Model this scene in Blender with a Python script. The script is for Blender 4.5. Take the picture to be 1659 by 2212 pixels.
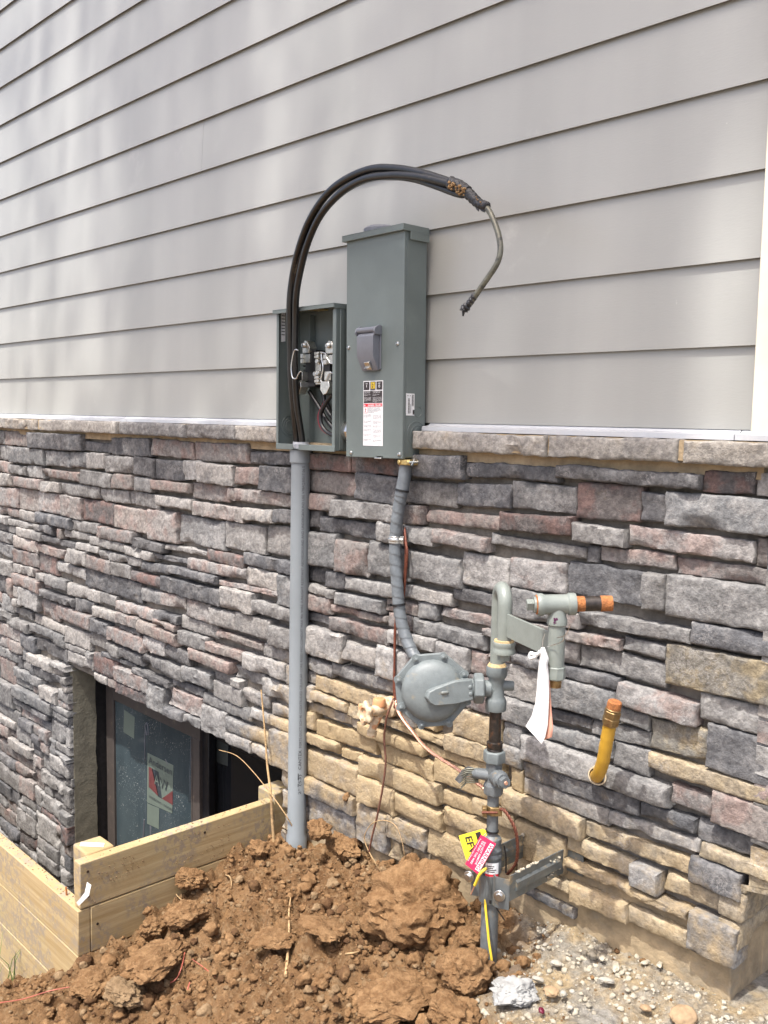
import bpy, bmesh, math, random
from mathutils import Vector, Matrix, noise
for o in list(bpy.data.objects): bpy.data.objects.remove(o)
scn = bpy.context.scene
COL = scn.collection
V = Vector
# ------------------------------------------------------------------ camera
CAMP = V((0, -1.92396, 0.0155)); YAW, PIT, ROL, FPX = 0.814597, 0.0997634, 0.0168814, 2044.316
_f = V((-math.sin(YAW)*math.cos(PIT), math.cos(YAW)*math.cos(PIT), -math.sin(PIT)))
_r0 = V((math.cos(YAW), math.sin(YAW), 0)); _u0 = _r0.cross(_f)
_r = _r0*math.cos(ROL)+_u0*math.sin(ROL); _u = -_r0*math.sin(ROL)+_u0*math.cos(ROL)
cd = bpy.data.cameras.new('camera'); cam = bpy.data.objects.new('camera', cd); COL.objects.link(cam)
cam.matrix_world = Matrix(((_r.x, _u.x, -_f.x, CAMP.x), (_r.y, _u.y, -_f.y, CAMP.y), (_r.z, _u.z, -_f.z, CAMP.z), (0, 0, 0, 1)))
cd.sensor_fit = 'HORIZONTAL'; cd.sensor_width = 36; cd.lens = 36*FPX/1659; cd.clip_start = .02; cd.clip_end = 2000
scn.camera = cam
# ------------------------------------------------------------------ sky, sun, exposure
SUN = V((.14, -1, 2.2)).normalized()
w = bpy.data.worlds.new('World'); scn.world = w; w.use_nodes = True
wn = w.node_tree; bg = wn.nodes['Background']
sk = wn.nodes.new('ShaderNodeTexSky'); sk.sky_type = 'NISHITA'; sk.sun_disc = False
sk.sun_elevation = math.asin(SUN.z); sk.sun_rotation = math.atan2(SUN.x, SUN.y)
sk.air_density = .7; sk.dust_density = 5.0; sk.ozone_density = .15
wn.links.new(sk.outputs[0], bg.inputs[0]); bg.inputs[1].default_value = .15
sl = bpy.data.lights.new('sun', 'SUN'); sl.energy = 2.6; sl.angle = math.radians(.6); sl.color = (1, .975, .93)
so = bpy.data.objects.new('sun', sl); COL.objects.link(so); so.rotation_euler = (-SUN).to_track_quat('-Z', 'Y').to_euler()
scn.view_settings.view_transform = 'Standard'; scn.view_settings.look = 'None'
scn.view_settings.gamma = 1; scn.view_settings.exposure = 1.32

# ------------------------------------------------------------------ helpers
def P(px, py, Y=None, X=None, Z=None):
    """point where the sight line of a photo pixel (1659 wide) meets a plane of the place"""
    d = _f+_r*((px-829.5)/FPX)-_u*((py-1106)/FPX)
    if Y is not None: t = (Y-CAMP.y)/d.y
    elif X is not None: t = (X-CAMP.x)/d.x
    else: t = (Z-CAMP.z)/d.z
    return CAMP+d*t
def PX(q):
    d = q-CAMP; return 829.5+FPX*d.dot(_r)/d.dot(_f)
def nz(x, y, z): return noise.noise(V((x, y, z)))
def axisM(o, zd, xh=None):
    z = V(zd).normalized(); h = V(xh) if xh is not None else (V((0, 0, 1)) if abs(z.z) < .9 else V((1, 0, 0)))
    x = (h-z*h.dot(z)).normalized(); y = z.cross(x)
    return Matrix(((x.x, y.x, z.x, o[0]), (x.y, y.y, z.y, o[1]), (x.z, y.z, z.z, o[2]), (0, 0, 0, 1)))
def frame(o, ex, ey):
    ex = V(ex).normalized(); ez = ex.cross(V(ey)).normalized(); ey = ez.cross(ex)
    return Matrix(((ex.x, ey.x, ez.x, o[0]), (ex.y, ey.y, ez.y, o[1]), (ex.z, ey.z, ez.z, o[2]), (0, 0, 0, 1)))
def spline(pts, n=8):
    pts = [V(p) for p in pts]; out = []
    for i in range(len(pts)-1):
        a = pts[i-1] if i else pts[i]*2-pts[i+1]; b = pts[i]; c = pts[i+1]
        d = pts[i+2] if i+2 < len(pts) else pts[i+1]*2-pts[i]
        for k in range(n):
            t = k/n
            out.append(.5*((2*b)+(c-a)*t+(2*a-5*b+4*c-d)*t*t+(3*b-a-3*c+d)*t**3))
    out.append(pts[-1]); return out
_tc = {}
def text_geo(s, bold=0):
    key = s; s = (s, bold)
    if s not in _tc:
        cu = bpy.data.curves.new('t', 'FONT'); cu.body = key; cu.offset = bold; cu.size = 1; cu.align_x = 'LEFT'; cu.resolution_u = 2
        ob = bpy.data.objects.new('t', cu); COL.objects.link(ob)
        dg = bpy.context.evaluated_depsgraph_get(); me = bpy.data.meshes.new_from_object(ob.evaluated_get(dg))
        _tc[s] = ([v.co.copy() for v in me.vertices], [tuple(p.vertices) for p in me.polygons])
        bpy.data.objects.remove(ob); bpy.data.curves.remove(cu); bpy.data.meshes.remove(me)
    return _tc[s]
class MB:
    def __init__(self): self.bm = bmesh.new()
    def poly(self, pts, faces, mi=0):
        vs = [self.bm.verts.new(p) for p in pts]
        for f in faces:
            try: fc = self.bm.faces.new([vs[i] for i in f]); fc.material_index = mi
            except ValueError: pass
        return self
    def box(self, x0, x1, y0, y1, z0, z1, M=None, mi=0):
        p = [V((x, y, z)) for z in (z0, z1) for y in (y0, y1) for x in (x0, x1)]
        if M: p = [M @ q for q in p]
        return self.poly(p, [(0, 2, 3, 1), (4, 5, 7, 6), (0, 1, 5, 4), (2, 6, 7, 3), (0, 4, 6, 2), (1, 3, 7, 5)], mi)
    def prism(self, pts, h0, h1, M, mi=0):
        n = len(pts); p = [M @ V((a, b, h0)) for a, b in pts]+[M @ V((a, b, h1)) for a, b in pts]
        f = [tuple(range(n))[::-1], tuple(range(n, 2*n))]+[(i, (i+1) % n, n+(i+1) % n, n+i) for i in range(n)]
        return self.poly(p, f, mi)
    def tube(self, pts, r, seg=10, mi=0, rf=None, caps=True):
        pts = [V(p) for p in pts]; n = len(pts); vs = []
        t = [(pts[min(i+1, n-1)]-pts[max(i-1, 0)]).normalized() for i in range(n)]
        h = V((0, 0, 1)) if abs(t[0].z) < .9 else V((1, 0, 0)); x = (h-t[0]*h.dot(t[0])).normalized(); L = 0
        for i in range(n):
            if i: L += (pts[i]-pts[i-1]).length
            x = (x-t[i]*x.dot(t[i])).normalized(); y = t[i].cross(x); rr = r[i] if isinstance(r, (list, tuple)) else r
            for k in range(seg):
                a = 2*math.pi*k/seg; q = rr if rf is None else rr*rf(a, L)
                vs.append(pts[i]+(x*math.cos(a)+y*math.sin(a))*q)
        f = [(i*seg+k, i*seg+(k+1) % seg, (i+1)*seg+(k+1) % seg, (i+1)*seg+k) for i in range(n-1) for k in range(seg)]
        if caps: f += [tuple(range(seg))[::-1], tuple(range((n-1)*seg, n*seg))]
        return self.poly(vs, f, mi)
    def lathe(self, prof, M, seg=24, mi=0, a0=0):
        n = len(prof); vs = [M @ V((r*math.cos(a0+2*math.pi*k/seg), r*math.sin(a0+2*math.pi*k/seg), h)) for r, h in prof for k in range(seg)]
        f = [(i*seg+k, i*seg+(k+1) % seg, (i+1)*seg+(k+1) % seg, (i+1)*seg+k) for i in range(n-1) for k in range(seg)]
        f += [tuple(range(seg))[::-1], tuple(range((n-1)*seg, n*seg))]
        return self.poly(vs, f, mi)
    def cyl(self, a, b, r, seg=20, mi=0, r2=None, a0=0):
        a, b = V(a), V(b); return self.lathe([(r, 0), (r if r2 is None else r2, (b-a).length)], axisM(a, b-a), seg, mi, a0)
    def ring(self, M, R, r, seg=28, mi=0, sc=(1, 1)):
        pts = [M @ V((R*math.cos(a)*sc[0], R*math.sin(a)*sc[1], 0)) for a in [2*math.pi*k/seg for k in range(seg+1)]]
        return self.tube(pts, r, 6, mi, caps=False)
    def text(self, s, size, M, mi=0, width=None, fn=None, bold=0):
        vs, fs = text_geo(s, bold)
        if not vs: return self
        x0 = min(v.x for v in vs); x1 = max(v.x for v in vs); k = (width/(x1-x0)) if width else size
        p = [V(((v.x-(x0 if width else 0))*k, v.y*size, 0)) for v in vs]
        p = [fn(q) for q in p] if fn else [M @ q for q in p]
        return self.poly(p, fs, mi)
    def build(self, name, mats, parent=None, smooth=35, bevel=0, seg=2):
        bm = self.bm
        bmesh.ops.recalc_face_normals(bm, faces=bm.faces)
        me = bpy.data.meshes.new(name); bm.to_mesh(me); bm.free()
        for m in (mats if isinstance(mats, (list, tuple)) else [mats]): me.materials.append(m)
        if smooth:
            me.polygons.foreach_set('use_smooth', [True]*len(me.polygons)); me.set_sharp_from_angle(angle=math.radians(smooth))
        return link(name, me, parent, bevel, seg)
def link(name, me, parent=None, bevel=0, seg=2):
    o = bpy.data.objects.new(name, me); COL.objects.link(o)
    if parent is not None:
        o.parent = parent
        if parent.type == 'EMPTY': o.matrix_parent_inverse = Matrix.Translation(-parent.location)
    if bevel:
        b = o.modifiers.new('bevel', 'BEVEL'); b.width = bevel; b.segments = seg; b.limit_method = 'ANGLE'; b.angle_limit = math.radians(40)
    return o
def tag(o, label, cat, group=None, kind=None):
    o['label'] = label; o['category'] = cat
    if group: o['group'] = group
    if kind: o['kind'] = kind
    return o
def thing(name, label, cat, loc, group=None):
    o = bpy.data.objects.new(name, None); COL.objects.link(o); o.location = loc; o.empty_display_size = .05
    return tag(o, label, cat, group)
# ------------------------------------------------------------------ materials
def lk(nt, a, b): nt.links.new(a, b)
def nnoise(nt, scale, detail=4, rough=.55, stretch=None, dist=0):
    tc = nt.nodes.get('TC') or nt.nodes.new('ShaderNodeTexCoord'); tc.name = 'TC'
    n = nt.nodes.new('ShaderNodeTexNoise'); n.inputs['Scale'].default_value = scale; n.inputs['Detail'].default_value = detail
    n.inputs['Roughness'].default_value = rough; n.inputs['Distortion'].default_value = dist
    if stretch:
        mp = nt.nodes.new('ShaderNodeMapping'); mp.inputs['Scale'].default_value = stretch
        lk(nt, tc.outputs['Object'], mp.inputs[0]); lk(nt, mp.outputs[0], n.inputs['Vector'])
    else: lk(nt, tc.outputs['Object'], n.inputs['Vector'])
    return n.outputs['Fac']
def nramp(nt, fac, a, b):
    m = nt.nodes.new('ShaderNodeMapRange'); m.clamp = True; m.interpolation_type = 'SMOOTHSTEP'
    m.inputs[1].default_value = a; m.inputs[2].default_value = b; lk(nt, fac, m.inputs[0]); return m.outputs[0]
def nmath(nt, op, a, b):
    m = nt.nodes.new('ShaderNodeMath'); m.operation = op
    for i, q in enumerate((a, b)):
        if isinstance(q, (int, float)): m.inputs[i].default_value = q
        else: lk(nt, q, m.inputs[i])
    return m.outputs[0]
def nmix(nt, fac, a, b, mode='MIX'):
    m = nt.nodes.new('ShaderNodeMix'); m.data_type = 'RGBA'; m.blend_type = mode
    for i, q in ((0, fac), (6, a), (7, b)):
        if isinstance(q, (int, float)): m.inputs[i].default_value = q
        elif isinstance(q, (tuple, list)): m.inputs[i].default_value = (*q, 1)
        else: lk(nt, q, m.inputs[i])
    return m.outputs[2]
def nattr(nt, name, out='Color'):
    a = nt.nodes.new('ShaderNodeAttribute'); a.attribute_name = name; return a.outputs[out]
def nbump(nt, h, strength, dist, nrm=None):
    b = nt.nodes.new('ShaderNodeBump'); b.inputs['Strength'].default_value = strength; b.inputs['Distance'].default_value = dist
    lk(nt, h, b.inputs['Height'])
    if nrm: lk(nt, nrm, b.inputs['Normal'])
    return b.outputs[0]
def newmat(name):
    m = bpy.data.materials.new(name); m.use_nodes = True; return m, m.node_tree, m.node_tree.nodes['Principled BSDF']
def pm(name, c, rough=.5, metal=0, var=.12, vs=30, c2=None, c2s=12, c2r=(.5, .7), bump=0, bs=200, spec=.5, coat=0, stretch=None):
    """painted / metal / stone surface: base colour, mottling, an optional second colour in patches, fine relief"""
    m, nt, b = newmat(name)
    f = nnoise(nt, vs, 5, .6, stretch)
    lo = tuple(q*(1-var) for q in c); hi = tuple(min(1, q*(1+var)) for q in c)
    col = nmix(nt, nramp(nt, f, .3, .7), lo, hi)
    if c2: col = nmix(nt, nramp(nt, nnoise(nt, c2s, 6, .65), *c2r), col, c2)
    lk(nt, col, b.inputs['Base Color'])
    b.inputs['Metallic'].default_value = metal; b.inputs['Specular IOR Level'].default_value = spec; b.inputs['Coat Weight'].default_value = coat
    lk(nt, nramp(nt, f, -.5, 1.5), b.inputs['Roughness']) if False else None
    b.inputs['Roughness'].default_value = rough
    if bump: lk(nt, nbump(nt, nnoise(nt, bs, 5, .6, stretch), bump, .004), b.inputs['Normal'])
    return m
M = {}
M['white'] = pm('white_paint', (.71, .67, .55), .6, var=.03, c2=(.62, .54, .38), c2s=9, c2r=(.62, .8))
M['vinyl'] = pm('white_vinyl', (.44, .455, .475), .4, var=.04)
M['box'] = pm('gray_enamel', (.127, .152, .145), .42, var=.07, vs=7, bump=.12, bs=900, c2=(.150, .178, .165), c2s=4, c2r=(.55, .8))
M['boxdark'] = pm('gray_enamel_flap', (.15, .158, .18), .38, var=.06, bump=.15, bs=500)
M['zinc'] = pm('zinc', (.62, .62, .60), .3, 1, var=.12, vs=120)
M['alu'] = pm('tinned_aluminium', (.66, .65, .60), .38, 1, var=.15, vs=150)
M['brass'] = pm('brass', (.62, .47, .20), .4, .9, var=.2, vs=150)
M['black'] = pm('black_plastic', (.012, .012, .013), .38, var=.2)
M['red'] = pm('red_stripe', (.30, .012, .03), .35)
M['cable'] = pm('muddy_black_cable', (.011, .0108, .0105), .28, var=.3, vs=60, c2=(.10, .082, .05), c2s=26, c2r=(.60, .78))
M['tape'] = pm('black_tape', (.014, .014, .016), .3, var=.3, vs=90, bump=.9, bs=130)
M['mudlump'] = pm('dried_mud', (.27, .165, .075), .95, var=.3, vs=160, bump=.8, bs=250)
M['bare'] = pm('muddy_bare_cable', (.12, .117, .088), .33, .25, var=.25, vs=90, c2=(.05, .05, .045), c2s=60, c2r=(.5, .66))
M['pvc'] = pm('gray_pvc', (.19, .212, .225), .45, var=.05, vs=8, c2=(.33, .29, .24), c2s=5, c2r=(.66, .85))
M['print'] = pm('gray_print', (.045, .05, .055), .6)
M['printb'] = pm('black_print', (.018, .018, .02), .6)
M['graytape'] = pm('gray_wrap_tape', (.118, .132, .142), .42, var=.16, vs=40, bump=.3, bs=120)
M['copper'] = pm('bright_copper', (.72, .40, .28), .38, .75, var=.25, vs=300)
M['rustwire'] = pm('brown_copper', (.15, .048, .028), .5, .3, var=.35, vs=200)
M['darkwire'] = pm('dark_wire', (.13, .055, .035), .6, 0, var=.3, vs=150)
M['gas'] = pm('gray_gas_paint', (.138, .157, .158), .5, var=.12, vs=40, c2=(.24, .205, .145), c2s=24, c2r=(.60, .76), bump=.2, bs=300)
M['gas2'] = pm('gray_meter_bar_paint', (.19, .21, .19), .36, var=.07, vs=40, c2=(.36, .28, .16), c2s=20, c2r=(.7, .8), bump=.15, bs=300)
M['gas3'] = pm('slate_riser_paint', (.118, .129, .133), .46, var=.18, vs=60, c2=(.26, .18, .09), c2s=36, c2r=(.6, .72), bump=.2, bs=260)
M['blackpipe'] = pm('black_iron', (.035, .028, .024), .4, .4, var=.35, vs=90, c2=(.14, .06, .025), c2s=45, c2r=(.56, .76))
M['rust'] = pm('orange_rust', (.30, .11, .032), .85, var=.35, vs=140, bump=.6, bs=320)
M['rustring'] = pm('pale_rust', (.42, .30, .15), .7, var=.25, vs=140)
M['bronze'] = pm('bronze_nut', (.28, .19, .085), .42, .7, var=.25, vs=120, c2=(.16, .08, .03), c2s=60)
M['yellow'] = pm('yellow_pipe', (.47, .265, .027), .42, var=.06, vs=30, bump=.25, bs=420)
M['sleeve'] = pm('cream_sleeve', (.55, .46, .32), .6, var=.1)
M['faucet'] = pm('dusty_brass', (.50, .40, .27), .7, .1, var=.2, vs=90, c2=(.50, .25, .12), c2s=40, c2r=(.5, .62))
M['faucetcap'] = pm('orange_cap', (.50, .24, .11), .55, var=.12)
M['galv'] = pm('galvanised', (.17, .19, .195), .4, .55, var=.15, vs=35, c2=(.40, .32, .20), c2s=22, c2r=(.52, .7))
M['paper'] = pm('white_paper', (.62, .61, .59), .8, var=.03, c2=(.50, .38, .22), c2s=26, c2r=(.62, .76), bump=.4, bs=60)
M['pink'] = pm('pink_paper', (.72, .36, .26), .8, var=.1)
M['labelw'] = pm('white_label', (.72, .72, .72), .5, var=.03)
M['labelk'] = pm('black_label_ink', (.03, .022, .022), .5)
M['labelr'] = pm('red_label_ink', (.62, .025, .04), .5)
M['labely'] = pm('yellow_label_ink', (.78, .56, .03), .5)
M['labelg'] = pm('gray_label_ink', (.10, .10, .11), .6)
M['tagy'] = pm('yellow_tag', (.80, .68, .04), .45, var=.03)
M['tagr'] = pm('crimson_tag', (.66, .02, .085), .45, var=.04)
M['ywire'] = pm('yellow_wire', (.72, .52, .04), .45, var=.08)
M['twig'] = pm('dry_twig', (.36, .24, .12), .9, var=.3, vs=90, bump=.6, bs=200)
M['redwire'] = pm('red_wire', (.34, .09, .06), .5, var=.2)
M['frame'] = pm('brown_window_frame', (.072, .060, .053), .5, var=.12, c2=(.22, .17, .12), c2s=30, c2r=(.6, .8))
M['membrane'] = pm('black_membrane', (.012, .011, .012), .55, var=.4, vs=60, bump=.5, bs=60)
M['stucco'] = pm('tan_parging', (.30, .23, .14), .95, var=.26, vs=22, c2=(.24, .205, .15), c2s=7, bump=.9, bs=70)
M['jamb'] = pm('gray_parging', (.195, .177, .130), .95, var=.22, vs=18, bump=.7, bs=90)
M['mortar'] = pm('gray_mortar', (.17, .15, .125), .95, var=.25, vs=40, bump=.6, bs=150)
M['mortart'] = pm('tan_mortar', (.34, .26, .16), .95, var=.2, vs=30, bump=.6, bs=150)
M['grass'] = pm('grass_blade', (.09, .14, .03), .6, var=.3)
M['stkbg'] = pm('pale_sticker', (.125, .155, .13), .5, var=.04)
M['stkgray'] = pm('sticker_gray', (.04, .048, .056), .5)
M['stkred'] = pm('sticker_red', (.13, .04, .04), .5)
M['screen'] = pm('dark_screen', (.012, .012, .014), .35, var=.2)
M['soffit'] = pm('soffit_panel', (.84, .83, .81), .7, var=.04)
def siding_mat():
    m, nt, b = newmat('gray_fibre_cement')
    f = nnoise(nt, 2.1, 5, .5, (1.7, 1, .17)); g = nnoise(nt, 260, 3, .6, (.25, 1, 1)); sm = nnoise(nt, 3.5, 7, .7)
    col = nmix(nt, nramp(nt, f, .3, .72), (.272, .273, .250), (.316, .317, .292))  # upright streaks: soft reflected light painted into the colour, plus faint dust
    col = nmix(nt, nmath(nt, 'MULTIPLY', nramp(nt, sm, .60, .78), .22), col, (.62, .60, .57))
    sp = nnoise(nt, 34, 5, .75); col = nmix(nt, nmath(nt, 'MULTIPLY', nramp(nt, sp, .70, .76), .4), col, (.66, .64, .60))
    col = nmix(nt, nmath(nt, 'MULTIPLY', nramp(nt, g, .3, .7), .25), col, nmix(nt, .5, col, (.30, .28, .27)))
    lk(nt, col, b.inputs['Base Color']); b.inputs['Roughness'].default_value = .34; b.inputs['Specular IOR Level'].default_value = .8
    lk(nt, nbump(nt, g, .12, .002), b.inputs['Normal']); return m
def stone_mat():
    m, nt, b = newmat('cast_ledgestone')
    c1 = nattr(nt, 'Col'); c2 = nattr(nt, 'Col2'); mud = nattr(nt, 'Mud', 'Fac')
    a = nnoise(nt, 15, 6, .62); col = nmix(nt, nramp(nt, a, .44, .62), c1, c2)
    f = nnoise(nt, 75, 8, .7)
    col = nmix(nt, nramp(nt, f, .28, .72), nmix(nt, 1, col, (.60, .59, .60), 'MULTIPLY'), nmix(nt, 1, col, (1.32, 1.30, 1.28), 'MULTIPLY'))
    s = nnoise(nt, 42, 6, .7, None, 1.2); sc = nramp(nt, nmath(nt, 'ABSOLUTE', nmath(nt, 'SUBTRACT', s, .5), 0), .035, .0)
    msk = nramp(nt, nnoise(nt, 11, 3, .5), .5, .68)
    col = nmix(nt, nmath(nt, 'MULTIPLY', nmath(nt, 'MULTIPLY', sc, msk), .45), col, (.42, .40, .38))
    n4 = nnoise(nt, 17, 6, .65); n5 = nnoise(nt, 120, 4, .6)
    mf = nramp(nt, nmath(nt, 'ADD', mud, nmath(nt, 'MULTIPLY', nmath(nt, 'SUBTRACT', n4, .5), 1.7)), .2, .9)
    mc = nmix(nt, nramp(nt, n5, .3, .7), (.29, .215, .118), (.385, .295, .175))
    col = nmix(nt, nmath(nt, 'MULTIPLY', mf, .86), col, mc)
    lk(nt, col, b.inputs['Base Color']); b.inputs['Roughness'].default_value = .9; b.inputs['Specular IOR Level'].default_value = .25
    h1 = nnoise(nt, 55, 9, .68); h2 = nnoise(nt, 23, 5, .6, None, .8)
    n1 = nbump(nt, h2, .16, .010); n2 = nbump(nt, h1, .9, .007, n1); lk(nt, n2, b.inputs['Normal']); return m
PAL = dict(e=((.345, .32, .28), (.27, .26, .24)), d=((.090, .092, .097), (.160, .160, .161)), g=((.163, .163, .160), (.238, .236, .229)), l=((.292, .284, .269), (.212, .208, .200)),
           r=((.212, .196, .184), (.232, .178, .160)), q=((.275, .262, .248), (.258, .208, .190)), m=((.115, .107, .106), (.172, .114, .102)),
           t=((.33, .27, .18), (.25, .215, .16)), y=((.19, .18, .155), (.27, .225, .145)))
PAL = {k: tuple(tuple(q*.86+m_*.06 for q, m_ in zip(c, (.205, .192, .178))) for c in v) if k != 't' else v for k, v in PAL.items()}
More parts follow.
